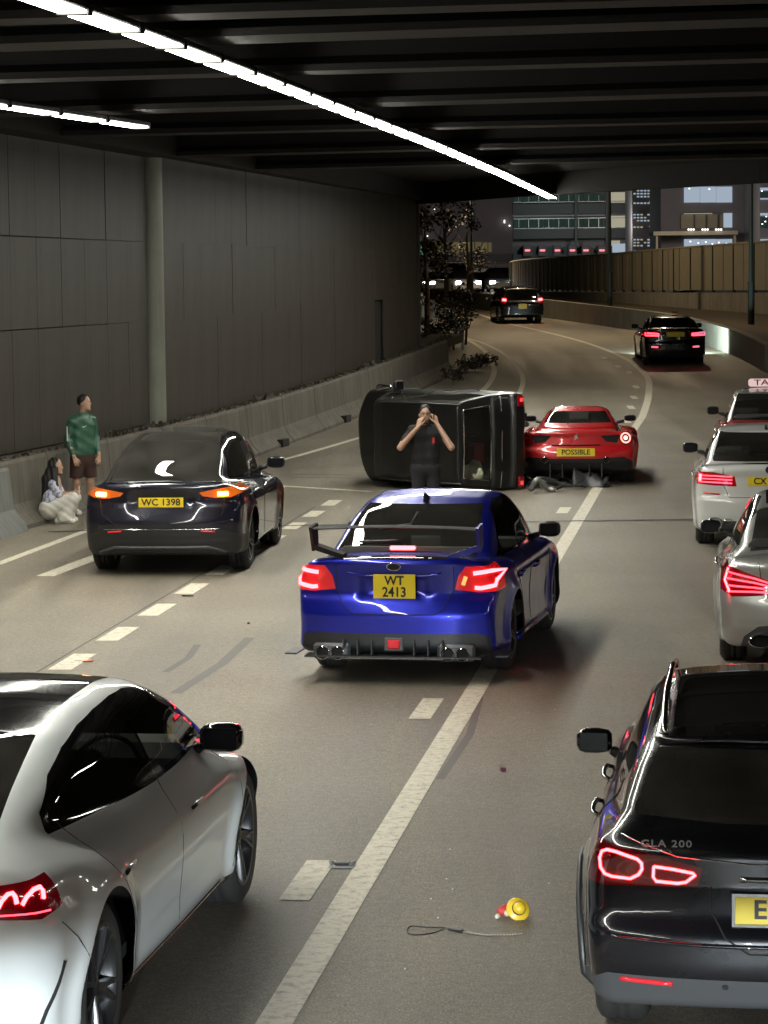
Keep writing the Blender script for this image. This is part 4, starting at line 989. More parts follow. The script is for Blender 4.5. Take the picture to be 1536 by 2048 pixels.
MB().box((0, -.54, 1.10), (.22, .03, .035), bev=.01).build('high_brake_light', L_RED, c.e)
c.rline('boot_seam', [(-.50, .985), (-.50, .78), (-.42, .63), (-.34, .585), (.34, .585), (.42, .63), (.50, .78), (.50, .985)], .0045, M_DARK)
c.rline('boot_crease', [(-.40, .93), (-.28, .905), (.28, .905), (.40, .93)], .007, P_BLUE, .002)
c.plate(0, .815, .36, .205, '', .006, lines=[('WT', .105, 0, .047, .95), ('2413', .115, 0, -.050, .9)])
c.disc('emblem', 0, .985, .062, .034, M_CHROME); c.disc('emblem_field', 0, .985, .053, .027, P_BLUE, .009)
c.badge(-.40, .69, 'STI', .0) if False else None
MB().tube([(-.02, .30, 1.33), (-.05, .10, 1.24), (-.32, .03, 1.215)], .012, 6).build('rear_wiper', M_BLACK, c.e)
c.rline('wiper_blade', [(-.10, 1.115), (-.45, 1.10)], .012, M_BLACK, .015)
b = MB(); b.add([(-.012, .52, 1.40), (.012, .52, 1.40), (.012, .72, 1.44), (-.012, .72, 1.44), (-.006, .50, 1.475), (.006, .50, 1.475), (.004, .56, 1.485), (-.004, .56, 1.485)], [(0, 1, 2, 3), (0, 4, 5, 1), (1, 5, 6, 2), (2, 6, 7, 3), (3, 7, 4, 0), (4, 7, 6, 5)]); b.build('aerial_fin', P_BLUE, c.e)
for sg in (-1, 1):
    c.sline('door_seam', [(1.0, .98), (.99, .6), (1.02, .32)], sg, .004, M_DARK); c.sline('door_seam', [(.05, .99), (.20, .75), (.33, .50), (.42, .32)], sg, .004, M_DARK); c.sline('door_seam', [(2.22, .93), (2.28, .6), (2.2, .32)], sg, .004, M_DARK)
    c.sline('side_skirt', [(.45, .22), (1.3, .205), (2.15, .22)], sg, .035, P_BLUE, .0)
c.handle(.30, .80, P_BLUE); c.handle(1.25, .785, P_BLUE); c.mirrors(2.02, 1.0, M_BLACK, (.20, .14, .15), out=.07)
c.interior(-.3, 2.3, .3, .92); c.wheels(M_RIMD, 5, w=.245); c.place(.26, 22.95, .195)

# ------------------------------------------------------------------ dark blue electric crossover, indicators on
P_NAVY = paint('navy_paint', (.0065, .0065, .017), .4, .28)
sp = dict(W=.955, R=.35, Ra=.395, wb=2.89, flare=.03,
  top=[(-1.2, .95), (-.9, 1.07), (-.55, 1.10), (0, 1.06), (1, 1.0), (2.4, 1.0), (2.8, .97), (3.3, .86), (3.9, .66)],
  roof=[(-1.2, .5), (-.88, .92), (-.78, 1.075), (-.3, 1.30), (.2, 1.49), (.7, 1.59), (1.2, 1.624), (1.7, 1.59), (2.2, 1.42), (2.9, .99), (3.2, .8)],
  bot=[(-1.2, .30), (-.6, .22), (3, .19), (3.9, .24)],
  rear=[(0, -.82), (.25, -.88), (.40, -.93), (.62, -.95), (.80, -.90), (.84, -.875), (1.0, -.87), (1.06, -.93), (1.12, -.86), (1.4, -.7)],
  front=[(0, 3.6), (.3, 3.74), (.6, 3.72), (.85, 3.5), (1.2, 3.2)],
  sec=[(0, -.08), (.3, -.02), (.6, 0), (.82, .0), (.95, -.03), (1.05, -.08), (1.2, -.2), (1.6, -.5)],
  gw=[(0, .84), (.9, .84), (1.05, .81), (1.25, .735), (1.45, .64), (1.6, .53), (1.8, .4)], gplan=[(-1.1, -.13), (0, -.05), (1, 0), (1.8, -.01), (3, -.12)],
  plan=[(-1.2, -.10), (-.7, -.03), (0, 0), (2.9, 0), (3.5, -.06), (3.9, -.16)], rk=.20, cr=.07, kb=.13, rsm=.10, kj=.08,
  rext=lambda x, z: .035 / (1 + np.exp((np.abs(x) - .34) / .03)) / (1 + np.exp((np.abs(z - .86) - .10) / .02)))
c = Car('electric_crossover', sp, 'dark navy rounded crossover with orange indicators lit, stopped near the left wall', 'car', h=.03)
for sg in (1, -1):
    c.cut('rear_side_window', M_GLASS, c.side([(-.22, 1.12), (.18, 1.39), (.62, 1.49), (1.08, 1.52), (1.12, 1.06)], sg, .01))
    c.cut('front_side_window', M_GLASS_L, c.side([(1.17, 1.06), (1.13, 1.52), (1.65, 1.485), (2.1, 1.30), (2.45, 1.06)], sg, .01))
    c.cut('window_surround', M_GLOSS, c.side([(-.33, 1.10), (.14, 1.42), (.60, 1.525), (1.1, 1.55), (1.67, 1.515), (2.15, 1.32), (2.56, 1.035), (1, 1.035)], sg, .01))
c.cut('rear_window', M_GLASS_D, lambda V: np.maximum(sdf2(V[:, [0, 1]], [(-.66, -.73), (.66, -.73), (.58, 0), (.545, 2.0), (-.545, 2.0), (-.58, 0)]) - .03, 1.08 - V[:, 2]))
c.cut('windscreen', M_GLASS_L, lambda V: np.maximum(sdf2(V[:, [0, 1]], [(-.54, 2.04), (.54, 2.04), (.70, 2.82), (-.70, 2.82)]) - .02, 1.0 - V[:, 2]))
for sg in (1, -1):
    o = c.cut('tail_light', M_LENSA, c.rear([(.44, .965), (.62, 1.0), (.97, 1.05), (.99, .98), (.80, .905), (.62, .90), (.48, .925)], sg, .0, .1), tgt=.015)
    if o: c.rline('indicator', [(sg * .65, .945), (sg * .76, .945)], .026, L_AMB, .004, o)
c.cut('lower_bumper', M_BLACK, c.rear([(-1, .15), (1, .15), (1, .44), (.66, .545), (-.66, .545), (-1, .44)], 0, 0, -.25), tgt=.015)
c.arches(); c.finish(P_NAVY)
c.rline('bumper_lip', [(-.74, .27), (-.55, .335), (.55, .335), (.74, .27)], .022, M_GREY, .0)
c.rline('reflector', [(-.62, .515), (-.46, .525)], .012, M_REFL, .004); c.rline('reflector', [(.46, .525), (.62, .515)], .012, M_REFL, .004)
c.rline('boot_seam', [(-.74, .97), (-.70, .72), (-.55, .615), (.55, .615), (.70, .72), (.74, .97)], .0045, M_DARK); c.rline('boot_lip', [(-.62, 1.075), (0, 1.085), (.62, 1.075)], .012, P_NAVY, .002)
c.rline('lower_seam', [(-.68, .548), (.68, .548)], .006, M_CHROME)
c.plate(0, .855, .52, .112, 'WC 1398', .008, lines=[('WC 1398', .108, 0, 0, 1.04)])
for sg in (-1, 1):
    c.sline('door_seam', [(1.14, 1.04), (1.14, .6), (1.2, .32)], sg, .004, M_DARK); c.sline('door_seam', [(.0, 1.12), (.2, .85), (.42, .55), (.5, .32)], sg, .004, M_DARK)
c.handle(.45, .90, M_CHROME, .16); c.handle(1.35, .89, M_CHROME, .16); c.mirrors(2.28, 1.07, P_NAVY, (.22, .15, .15), out=.09)
p = c.spt(3.35, .80, 1, .0); MB().box((p.x - .01, 3.3, .80), (.05, .22, .04), bev=.015).build('front_indicator', L_AMB, c.e)
c.interior(-.4, 2.6, .35, .98); c.wheels(M_RIMD, 5, w=.255); c.place(-2.50, 31.3, .078)

# ------------------------------------------------------------------ near left: white electric saloon
P_WHITE = paint('pearl_white_paint', (.76, .80, .80), .0, .3)
sp = dict(W=.95, R=.37, Ra=.425, wb=3.12, flare=.03,
  top=[(-1.2, .98), (-.93, 1.08), (-.5, 1.10), (.2, 1.03), (1.5, .98), (2.6, .97), (3.1, .90), (3.7, .76), (4.1, .6)],
  roof=[(-1.2, .5), (-.88, .95), (-.62, 1.11), (-.1, 1.26), (.5, 1.385), (1.1, 1.45), (1.6, 1.46), (2.0, 1.425), (2.5, 1.275), (3.15, .98), (3.6, .7)],
  bot=[(-1.2, .30), (-.6, .22), (3, .17), (4, .2)],
  rear=[(0, -.83), (.25, -.90), (.45, -.95), (.68, -.96), (.80, -.94), (.98, -.95), (1.07, -.98), (1.12, -.9), (1.4, -.7)],
  front=[(0, 3.8), (.3, 3.95), (.6, 3.9), (.8, 3.7), (1.1, 3.3)],
  sec=[(0, -.08), (.20, -.05), (.3, -.035), (.42, -.03), (.62, .0), (.74, .0), (.80, -.004), (.84, -.018), (.96, -.055), (1.1, -.12), (1.5, -.4)],
  gw=[(0, .86), (.9, .85), (1.02, .82), (1.2, .745), (1.35, .665), (1.45, .59), (1.6, .46)], gplan=[(-1.1, -.20), (0, -.06), (1, 0), (1.9, -.01), (3.2, -.12)],
  plan=[(-1.2, -.12), (-.7, -.03), (0, 0), (3.1, 0), (3.6, -.06), (4.1, -.18)], rk=.22, cr=.09, kb=.14, rsm=.12, kj=.10)
c = Car('white_electric_saloon', sp, 'pearl white sleek saloon with black glass roof, cropped by the lower left corner', 'car', h=.026)
for sg in (1, -1):
    c.cut('rear_side_window', M_GLASS, c.side([(-.08, 1.09), (-.04, 1.13), (.20, 1.215), (.5, 1.28), (.8, 1.325), (1.1, 1.35), (1.38, 1.36), (1.42, 1.03)], sg, .012))
    c.cut('front_side_window', M_GLASS_L, c.side([(1.48, 1.03), (1.44, 1.36), (1.7, 1.355), (1.95, 1.325), (2.2, 1.26), (2.5, 1.15), (2.80, 1.0)], sg, .012))
    c.cut('window_surround', M_GLOSS, c.side([(-.16, 1.07), (-.12, 1.13), (.17, 1.235), (.48, 1.302), (.8, 1.347), (1.1, 1.372), (1.45, 1.382), (1.7, 1.378), (1.98, 1.347), (2.25, 1.28), (2.55, 1.165), (2.95, .975), (1.4, 1.0)], sg, .012))
c.cut('glass_roof', M_GLOSS, lambda V: np.maximum(sdf2(V[:, [0, 1]], [(-.47, .55), (.47, .55), (.46, 2.15), (-.46, 2.15)]) - .02, 1.3 - V[:, 2]))
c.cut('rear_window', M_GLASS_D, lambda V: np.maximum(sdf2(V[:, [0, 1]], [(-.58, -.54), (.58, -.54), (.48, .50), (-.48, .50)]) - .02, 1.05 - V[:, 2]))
c.cut('windscreen', M_GLASS_L, lambda V: np.maximum(sdf2(V[:, [0, 1]], [(-.50, 2.22), (.50, 2.22), (.72, 3.02), (-.72, 3.02)]) - .02, 1.0 - V[:, 2]))
for sg in (1, -1):
    o = c.cut('tail_light', lit_lens('lit_dark_lens', (1, .01, .03), .05, (.06, .002, .004)), c.rear([(0, .955), (.45, .965), (.72, .985), (.90, .985), (.945, .95), (.93, .88), (.86, .84), (.68, .865), (.45, .91), (0, .925)], sg, .004, -.56), tgt=.012)
    if o:
        for k in range(4):
            x = .555 + k * .08; c.rline('tail_led', [(sg * (x + a), b) for a, b in ((0, .905), (.012, .932), (.03, .953), (.045, .955), (.055, .940), (.062, .912))], .0095, L_RED, .003, o)
        c.rline('tail_led_strip', [(sg * .02, .942), (sg * .6, .945)], .006, L_REDS, .002, o)
        c.rline('tail_led_base', [(sg * .55, .885), (sg * .88, .862)], .004, L_REDS, .002, o)
c.cut('diffuser', M_GLOSS, c.rear([(-.74, .15), (.74, .15), (.80, .30), (.62, .42), (.4, .44), (-.4, .44), (-.62, .42), (-.80, .30)], 0, 0, -.45), tgt=.015)
c.cut('side_sill', M_GLOSS, lambda V: np.maximum(np.maximum(V[:, 2] - .255, np.abs(V[:, 1] - 1.56) - 1.15), .6 - np.abs(V[:, 0])), tgt=.015)
c.arches(); c.finish(P_WHITE)
for sg in (-1, 1):
    for (ys, nm) in (([(1.46, 1.0), (1.44, .84), (1.45, .6), (1.49, .30)], 'door_seam'), ([(-.02, 1.08), (.12, .9), (.34, .62), (.47, .45), (.5, .32)], 'door_seam'), ([(2.72, .96), (2.78, .84), (2.77, .6), (2.66, .30)], 'door_seam')): c.sline(nm, ys, sg, .0035, M_GREY, -.001)
    for y in (.28, 1.72):
        pts = [c.spt(y + t, .80 + .01 * t, sg, .003) for t in (0, .22)]; MB().tube([pts[0], (pts[0] + pts[1]) / 2, pts[1]], [.008, .014, .008], 8).build('flush_door_handle', P_WHITE, c.e, True)
        pts = [c.spt(y + t, .80, sg, .006) for t in (-.02, .06)]; MB().tube(pts, .010, 8).build('handle_recess', M_DARK, c.e, True)
    c.sline('bumper_vent', [(-.62, .64), (-.66, .56), (-.72, .46), (-.74, .38)], sg, .011, M_DARK, .0)
    c.sline('sill_trim', [(.5, .26), (1.5, .245), (2.55, .26)], sg, .012, M_CHROME, .002)
    c.sline('bumper_seam', [(-.38, .60), (-.46, .70), (-.62, .80)], sg, .003, M_GREY)
c.mirrors(2.46, .99, M_GLOSS, (.22, .18, .155), out=.02); c.interior(-.3, 2.9, .33, .96)
MB().tube([(-.7, 2.62, .93), (.0, 2.68, .95), (.7, 2.62, .93)], .007, 6).build('ambient_light', emit('violet_strip', (.25, .12, 1), 4), c.e)
MB().tube([(.79, 2.0, .90), (.79, 2.4, .92)], .006, 6).build('ambient_light', emit('violet_strip2', (.25, .12, 1), 3), c.e)
c.wheels(M_RIMD, 5, w=.255, rr=.262); c.place(-2.13, 11.24, .144)

# ------------------------------------------------------------------ near right: black compact crossover
P_BLACK = paint('black_paint', (.008, .0085, .011), .4, .25)
sq = lambda L: [(a, 1.05 + (b - 1.05) * .80 if b > 1.05 else b) for a, b in L]
sp = dict(W=.915, R=.345, Ra=.395, wb=2.73, flare=.04,
  top=[(-1.1, .98), (-.85, 1.04), (-.4, 1.04), (.5, 1.02), (2.2, 1.02), (2.6, .98), (3.1, .88), (3.6, .7)],
  roof=[(-1.1, .55), (-.80, .96), (-.64, 1.10), (-.46, 1.28), (-.34, 1.39), (-.14, 1.45), (.5, 1.52), (1.0, 1.545), (1.5, 1.51), (2.0, 1.35), (2.7, 1.0), (3, .8)],
  bot=[(-1.1, .32), (-.6, .24), (3, .22), (3.6, .26)],
  rear=[(0, -.80), (.3, -.86), (.44, -.92), (.60, -.925), (.66, -.87), (.80, -.845), (.93, -.85), (1.02, -.83), (1.2, -.7)],
  front=[(0, 3.4), (.3, 3.5), (.6, 3.5), (.9, 3.3), (1.2, 3.0)],
  sec=[(0, -.08), (.3, -.02), (.6, 0), (.80, 0), (.86, -.012), (.95, -.04), (1.05, -.10), (1.2, -.2), (1.6, -.5)],
  gw=[(0, .84), (.95, .83), (1.08, .80), (1.3, .72), (1.48, .645), (1.58, .57), (1.75, .45)], gplan=[(-1.0, -.09), (-.2, -.03), (1, 0), (1.7, -.01), (2.7, -.12)],
  plan=[(-1.2, -.07), (-.7, -.02), (0, 0), (2.7, 0), (3.2, -.05), (3.6, -.15)], rk=.15, cr=.05, kb=.10, rsm=.06, kj=.06)
sp['roof'] = sq(sp['roof']); sp['gw'] = [(1.05 + (a - 1.05) * .8 if a > 1.05 else a, b) for a, b in sp['gw']]
c = Car('black_compact_crossover', sp, 'glossy black compact crossover with looped red tail lights in the lower right corner', 'car', h=.024)
for sg in (1, -1):
    c.cut('rear_side_window', M_GLASS, c.side(sq([(-.20, 1.14), (-.02, 1.30), (.3, 1.41), (.93, 1.44), (.96, 1.08)]), sg, .012))
    c.cut('front_side_window', M_GLASS_L, c.side(sq([(1.02, 1.08), (.99, 1.44), (1.5, 1.41), (1.9, 1.26), (2.25, 1.07)]), sg, .012))
    c.cut('window_surround', M_GLOSS, c.side(sq([(-.30, 1.13), (-.06, 1.325), (.28, 1.445), (1.0, 1.475), (1.52, 1.445), (1.95, 1.28), (2.4, 1.04), (.9, 1.05)]), sg, .012))
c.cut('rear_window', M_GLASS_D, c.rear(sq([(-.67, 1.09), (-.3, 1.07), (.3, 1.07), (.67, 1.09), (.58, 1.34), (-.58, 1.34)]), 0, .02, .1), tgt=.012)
c.cut('windscreen', M_GLASS_L, lambda V: np.maximum(sdf2(V[:, [0, 1]], [(-.55, 1.75), (.55, 1.75), (.70, 2.55), (-.70, 2.55)]) - .02, 1.05 - V[:, 2]))
c.cut('glass_roof', M_GLOSS, lambda V: np.maximum(sdf2(V[:, [0, 1]], [(-.52, -.05), (.52, -.05), (.52, 1.65), (-.52, 1.65)]) - .02, 1.25 - V[:, 2]))
for sg in (1, -1):
    o = c.cut('tail_light', lit_lens('lit_dark_lens2', (1, .01, .03), .03, (.05, .002, .003)), c.rear([(.88, .965), (.62, .925), (.40, .875), (.42, .805), (.80, .785), (.89, .79), (.91, .88)], sg, .005, -.25), tgt=.012)
    if o:
        c.rline('brake_light', [(sg * x, z) for x, z in ((.665, .835), (.65, .86), (.652, .885), (.67, .902), (.76, .925), (.80, .928), (.822, .918), (.832, .89), (.828, .85), (.81, .826), (.78, .818), (.70, .815))], .0065, L_RED, .003, o, closed=True)
        c.rline('brake_light', [(sg * x, z) for x, z in ((.60, .875), (.603, .83), (.59, .812), (.50, .808), (.465, .815), (.425, .848), (.435, .855), (.52, .868))], .0060, L_RED, .003, o, closed=True)
c.cut('lower_bumper', M_GREY, c.rear([(-1, .15), (1, .15), (1, .30), (.80, .415), (-.80, .415), (-1, .30)], 0, .0, -.3), tgt=.012)
c.arches(); c.finish(P_BLACK)
for sg in (-1, 1):
    c.rline('reflector', [(sg * .52, .388), (sg * .74, .395)], .011, M_REFL, .004)
    c.sline('arch_trim', [(-.40, .345 - .1), (-.41, .38), (-.37, .52), (-.26, .66), (-.1, .745), (.1, .745), (.26, .66), (.37, .52), (.41, .38), (.40, .25)], sg, .022, M_BLACK, .0)
    P = [c.spt(y, z, sg, .0) for y, z in ((.0, 1.54),)]
    MB().tube([(sg * .57, -.22, 1.345), (sg * .575, -.14, 1.39), (sg * .585, .4, 1.442), (sg * .58, 1.1, 1.458), (sg * .575, 1.45, 1.426), (sg * .575, 1.5, 1.40)], .017, 8).build('roof_rail', M_CHROME, c.e, True)
    c.disc('parking_sensor', sg * .30, .385, .013, .013, M_BLACK, .0, .004)
c.rline('boot_seam', [(-.36, .80), (-.36, .70), (-.30, .60), (-.20, .535), (.20, .535), (.30, .60), (.36, .70), (.36, .80)], .0045, M_DARK)
c.rline('boot_crease', [(-.74, .995), (-.5, .925), (-.2, .90), (.2, .90), (.5, .925), (.74, .995)], .0045, M_CHROME, .001)
c.rline('bumper_step', [(-.78, .575), (-.4, .565), (.4, .565), (.78, .575)], .010, P_BLACK, .001)
c.rline('boot_strip', [(-.24, .835), (.24, .835)], .011, M_CHROME, .003)
c.rline('roof_spoiler', [(-.60, 1.31), (-.3, 1.322), (.3, 1.322), (.60, 1.31)], .020, P_BLACK, .012)
c.plate(0, .715, .52, .118, '', .012, frame=M_CHROME, lines=[('E', .112, -.155, 0, 1.05)])
c.badge(-.545, .968, 'GLA 200', .042)
for sg in (-1, 1):
    c.sline('door_seam', [(1.0, 1.05), (.98, .6), (1.0, .32)], sg, .004, M_DARK); c.sline('door_seam', [(.0, 1.1), (.15, .9), (.38, .6), (.46, .32)], sg, .004, M_DARK)
c.handle(.36, .89, M_CHROME, .2); c.handle(1.28, .885, M_CHROME, .2); c.mirrors(1.95, .90, M_GLOSS, (.185, .16, .135), out=.02)
c.interior(-.3, 2.35, .32, .92); c.wheels(M_RIMD, 5, w=.24); c.place(1.83, 11.75, .14)

# ------------------------------------------------------------------ right queue: silver four door coupe
P_SILV = paint('silver_paint', (.42, .43, .41), .55, .32)
sp = dict(W=.885, R=.325, Ra=.37, wb=2.70, flare=.035,
  top=[(-1.2, .95), (-1.0, 1.0), (-.8, 1.02), (-.3, 1.01), (.5, .96), (2.2, .94), (2.6, .90), (3.2, .78), (3.6, .6)],
  roof=[(-1.2, .3), (-.85, .75), (-.62, 1.0), (-.1, 1.18), (.4, 1.34), (.9, 1.42), (1.2, 1.43), (1.7, 1.38), (2.1, 1.22), (2.7, .9), (3, .7)],
  bot=[(-1.2, .28), (-.6, .2), (3, .17), (3.6, .22)],
  rear=[(0, -.92), (.25, -1.0), (.40, -1.04), (.60, -1.04), (.80, -1.0), (.95, -1.02), (1.0, -1.04), (1.3, -.9)],
  front=[(0, 3.4), (.3, 3.55), (.6, 3.55), (.8, 3.3), (1.2, 3.0)],
  sec=[(0, -.08), (.3, -.02), (.6, 0), (.78, 0), (.84, -.02), (.96, -.07), (1.1, -.17), (1.5, -.4)],
  gw=[(0, .80), (.85, .80), (.98, .77), (1.15, .69), (1.3, .60), (1.4, .53), (1.6, .4)], gplan=[(-1.0, -.16), (0, -.05), (1, 0), (1.8, -.01), (2.7, -.10)],
  plan=[(-1.2, -.10), (-.7, -.03), (0, 0), (2.7, 0), (3.2, -.06), (3.6, -.16)], rk=.20, cr=.07, kb=.11, rsm=.09, kj=.07)
c = Car('silver_coupe_saloon', sp, 'silver four door coupe with drop shaped tail lights at the right edge', 'car', h=.03)
for sg in (1, -1):
    c.cut('rear_side_window', M_GLASS_L, c.side([(-.05, 1.04), (.35, 1.24), (.85, 1.34), (.95, 1.34), (.98, 1.01)], sg, .012))
    c.cut('front_side_window', M_GLASS_L, c.side([(1.04, 1.01), (1.0, 1.345), (1.5, 1.33), (1.9, 1.17), (2.15, 1.0)], sg, .012))
    c.cut('window_surround', M_CHROME, c.side([(-.12, 1.03), (.33, 1.265), (.85, 1.365), (1.5, 1.355), (1.93, 1.19), (2.25, .98), (1, .99)], sg, .012))
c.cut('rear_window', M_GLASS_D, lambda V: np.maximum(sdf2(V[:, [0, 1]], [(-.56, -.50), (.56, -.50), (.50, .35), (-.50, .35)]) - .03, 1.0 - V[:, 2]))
c.cut('sunroof', M_GLOSS, lambda V: np.maximum(sdf2(V[:, [0, 1]], [(-.42, .52), (.42, .52), (.42, 1.4), (-.42, 1.4)]) - .03, 1.2 - V[:, 2]))
c.cut('windscreen', M_GLASS_L, lambda V: np.maximum(sdf2(V[:, [0, 1]], [(-.50, 1.75), (.50, 1.75), (.66, 2.5), (-.66, 2.5)]) - .02, 1.0 - V[:, 2]))
for sg in (1, -1):
    o = c.cut('tail_light', M_LENS, c.rear([(.80, .93), (.62, .865), (.40, .79), (.26, .73), (.40, .695), (.62, .675), (.74, .67), (.83, .72), (.86, .82)], sg, .006, -.35), tgt=.014)
    if o:
        c.rline('tail_led', [(sg * x, z) for x, z in ((.77, .90), (.80, .80), (.76, .70))], .010, L_RED, .003, o)
        for z0, z1 in ((.87, .765), (.815, .745), (.755, .725), (.705, .705)): c.rline('tail_led', [(sg * .78, z0), (sg * .55, (z0 + z1) / 2 + .005), (sg * .36, z1)], .008, L_REDS, .003, o)
c.cut('diffuser', M_GREY, c.rear([(-.70, .15), (.70, .15), (.64, .33), (.52, .42), (.3, .445), (-.3, .445), (-.52, .42), (-.64, .33)], 0, .0, -.5), tgt=.014)
c.arches(); c.finish(P_SILV)
for sg in (-1, 1):
    c.exhaust(sg * .50, .30, -1.03, .055, 1, flat=1.9)
    c.sline('door_seam', [(1.0, .99), (.98, .6), (1.0, .3)], sg, .004, M_DARK); c.sline('door_seam', [(.0, 1.0), (.2, .8), (.4, .5), (.46, .3)], sg, .004, M_DARK)
MB().tube([(-.36, -1.06, .265), (.36, -1.06, .265)], .02, 8).build('chrome_lip', M_CHROME, c.e, True)
c.rline('boot_seam', [(-.52, .99), (-.50, .84), (-.44, .66), (-.36, .60), (.36, .60), (.44, .66), (.50, .84), (.52, .99)], .004, M_DARK)
c.rline('boot_strip', [(-.30, .895), (.30, .895)], .012, M_CHROME, .003); c.badge(-.36, .94, 'CLA 250', .045)
c.plate(0, .80, .52, .112, '', .01)
c.handle(.35, .83, M_CHROME); c.mirrors(1.90, .97, M_GLOSS, (.19, .13, .13), out=.10); c.interior(-.3, 2.2, .32, .92); c.wheels(M_RIM, 5); c.place(3.80, 23.1, .14)

# ------------------------------------------------------------------ right queue: white executive saloon
P_WHT2 = paint('white_paint', (.62, .63, .61), .0, .3)
def saloon(key, name, label, mat, W=.93, H=1.46, wb=2.97, h=.032, deck=1.07, hard=False, group=None, glassr=None):
    k = H / 1.46; d = deck
    sp = dict(W=W, R=.335, Ra=.38, wb=wb, flare=.03,
      top=[(-1.2, d - .05), (-1.0, d - .005), (-.8, d), (-.3, d - .02), (.5, d - .08), (wb - .5, d - .09), (wb - .1, d - .12), (wb + .5, d - .26), (wb + .9, d - .45)],
      roof=[(-1.2, .3), (-.72, .75), (-.50, d - .02), (-.05, d + .17), (.35, 1.40 * k), (.8, H - .01), (1.2, H), (1.6, H - .03), (wb - .85, 1.25 * k), (wb - .2, d - .12), (wb + .3, .7)],
      bot=[(-1.2, .28), (-.6, .2), (3, .18), (4, .22)],
      rear=[(0, -.98), (.25, -1.05), (.42, -1.09), (.62, -1.09), (.68, -1.06), (.90, -1.05), (1.02, -1.08), (1.10, -1.10), (1.3, -1.0)],
      front=[(0, wb + .7), (.3, wb + .85), (.6, wb + .85), (.8, wb + .65), (1.2, wb + .3)],
      sec=[(0, -.07), (.3, -.02), (.6, 0), (.8, 0), (.86, -.015), (d - .04, -.06), (d + .1, -.14), (1.6, -.45)],
      gw=[(0, W - .09), (.9, W - .09), (d, W - .13), (d + .2, W - .22), (1.36 * k, W - .30), (H, W - .37), (H + .2, W - .5)], gplan=[(-1.0, -.10), (0, -.03), (1, 0), (1.8, -.01), (wb, -.10)],
      plan=[(-1.3, -.09), (-.7, -.02), (0, 0), (wb, 0), (wb + .5, -.06), (wb + .9, -.16)], rk=.15, cr=.05, kb=.06 if hard else .10, rsm=.06, kj=.05)
    c = Car(name, sp, label, 'car' if 'taxi' not in name else 'taxi', group, h=h); b = d - .05
    for sg in (1, -1):
        c.cut('rear_side_window', M_GLASS_L, c.side([(-.15, b), (.1, b + .1), (.42, H - .13), (.93, H - .10), (.96, b)], sg, .01))
        c.cut('front_side_window', M_GLASS_L, c.side([(1.02, b), (1.0, H - .10), (wb - 1.4, H - .12), (wb - .95, H - .24), (wb - .6, b)], sg, .01))
    c.cut('rear_window', glassr or M_GLASS_L, c.rear([(-W + .27, d + .02), (W - .27, d + .02), (W - .36, H - .10), (-W + .36, H - .10)], 0, .025, .8), tgt=.016)
    c.cut('windscreen', M_GLASS_L, lambda V: np.maximum(sdf2(V[:, [0, 2]], [(-W + .22, d), (W - .22, d), (W - .36, H - .09), (-W + .36, H - .09)]), 1.5 - V[:, 1]), tgt=.02)
    return c
c = saloon('w', 'white_executive_saloon', 'white executive saloon with L shaped brake lights at the right edge behind the taxi', P_WHT2, glassr=M_GLASS_L)
for sg in (1, -1):
    o = c.cut('tail_light', M_LENS, c.rear([(.90, .97), (.68, .97), (.42, .915), (.40, .80), (.66, .81), (.88, .83)], sg, .004, -.5), tgt=.014)
    if o:
        for z in (.925, .885, .845): c.rline('tail_led', [(sg * .86, z + .005), (sg * .66, z), (sg * .45, z - .01)], .008, L_REDS, .003, o)
        c.rline('brake_light', [(sg * .83, .945), (sg * .84, .86)], .02, L_AMB if False else L_RED, .003, o)
c.cut('lower_bumper', M_GREY, c.rear([(-.62, .15), (.62, .15), (.55, .36), (-.55, .36)], 0, .01, -.6), tgt=.016)
c.arches(); c.finish(P_WHT2)
for sg in (-1, 1):
    c.rline('reflector', [(sg * .60, .70), (sg * .80, .715)], .011, M_REFL, .004); c.exhaust(sg * .66, .36, -1.05, .055, 1, flat=1.7); c.exhaust(sg * .50, .36, -1.05, .04, 1, flat=1.4)
    c.sline('door_seam', [(1.0, 1.0), (.98, .6), (1.0, .3)], sg, .004, M_DARK)
c.disc('emblem', 0, 1.0, .045, .045, M_CHROME); c.disc('emblem_field', 0, 1.0, .036, .036, simple('emblem_black', (.02, .03, .08), .2), .009)
c.plate(0, .86, .52, .112, '', .008, lines=[('CX', .108, -.11, 0, 1.04)])
c.rline('boot_seam', [(-.56, 1.03), (-.56, .82), (-.48, .66), (.48, .66), (.56, .82), (.56, 1.03)], .004, M_DARK)
MB().add([(-.02, .45, 1.40), (.02, .45, 1.40), (.015, .70, 1.45), (-.015, .70, 1.45), (0, .43, 1.485), (0, .5, 1.49)], [(0, 4, 1), (0, 3, 5, 4), (1, 4, 5, 2), (2, 5, 3)]).build('aerial_fin', P_WHT2, c.e)
c.handle(.35, .86, M_CHROME); c.mirrors(2.1, 1.05, M_GLOSS, (.2, .14, .14)); c.interior(-.3, 2.4, .33, .96); c.wheels(M_RIMD, 5); c.place(4.86, 33.5, .12)

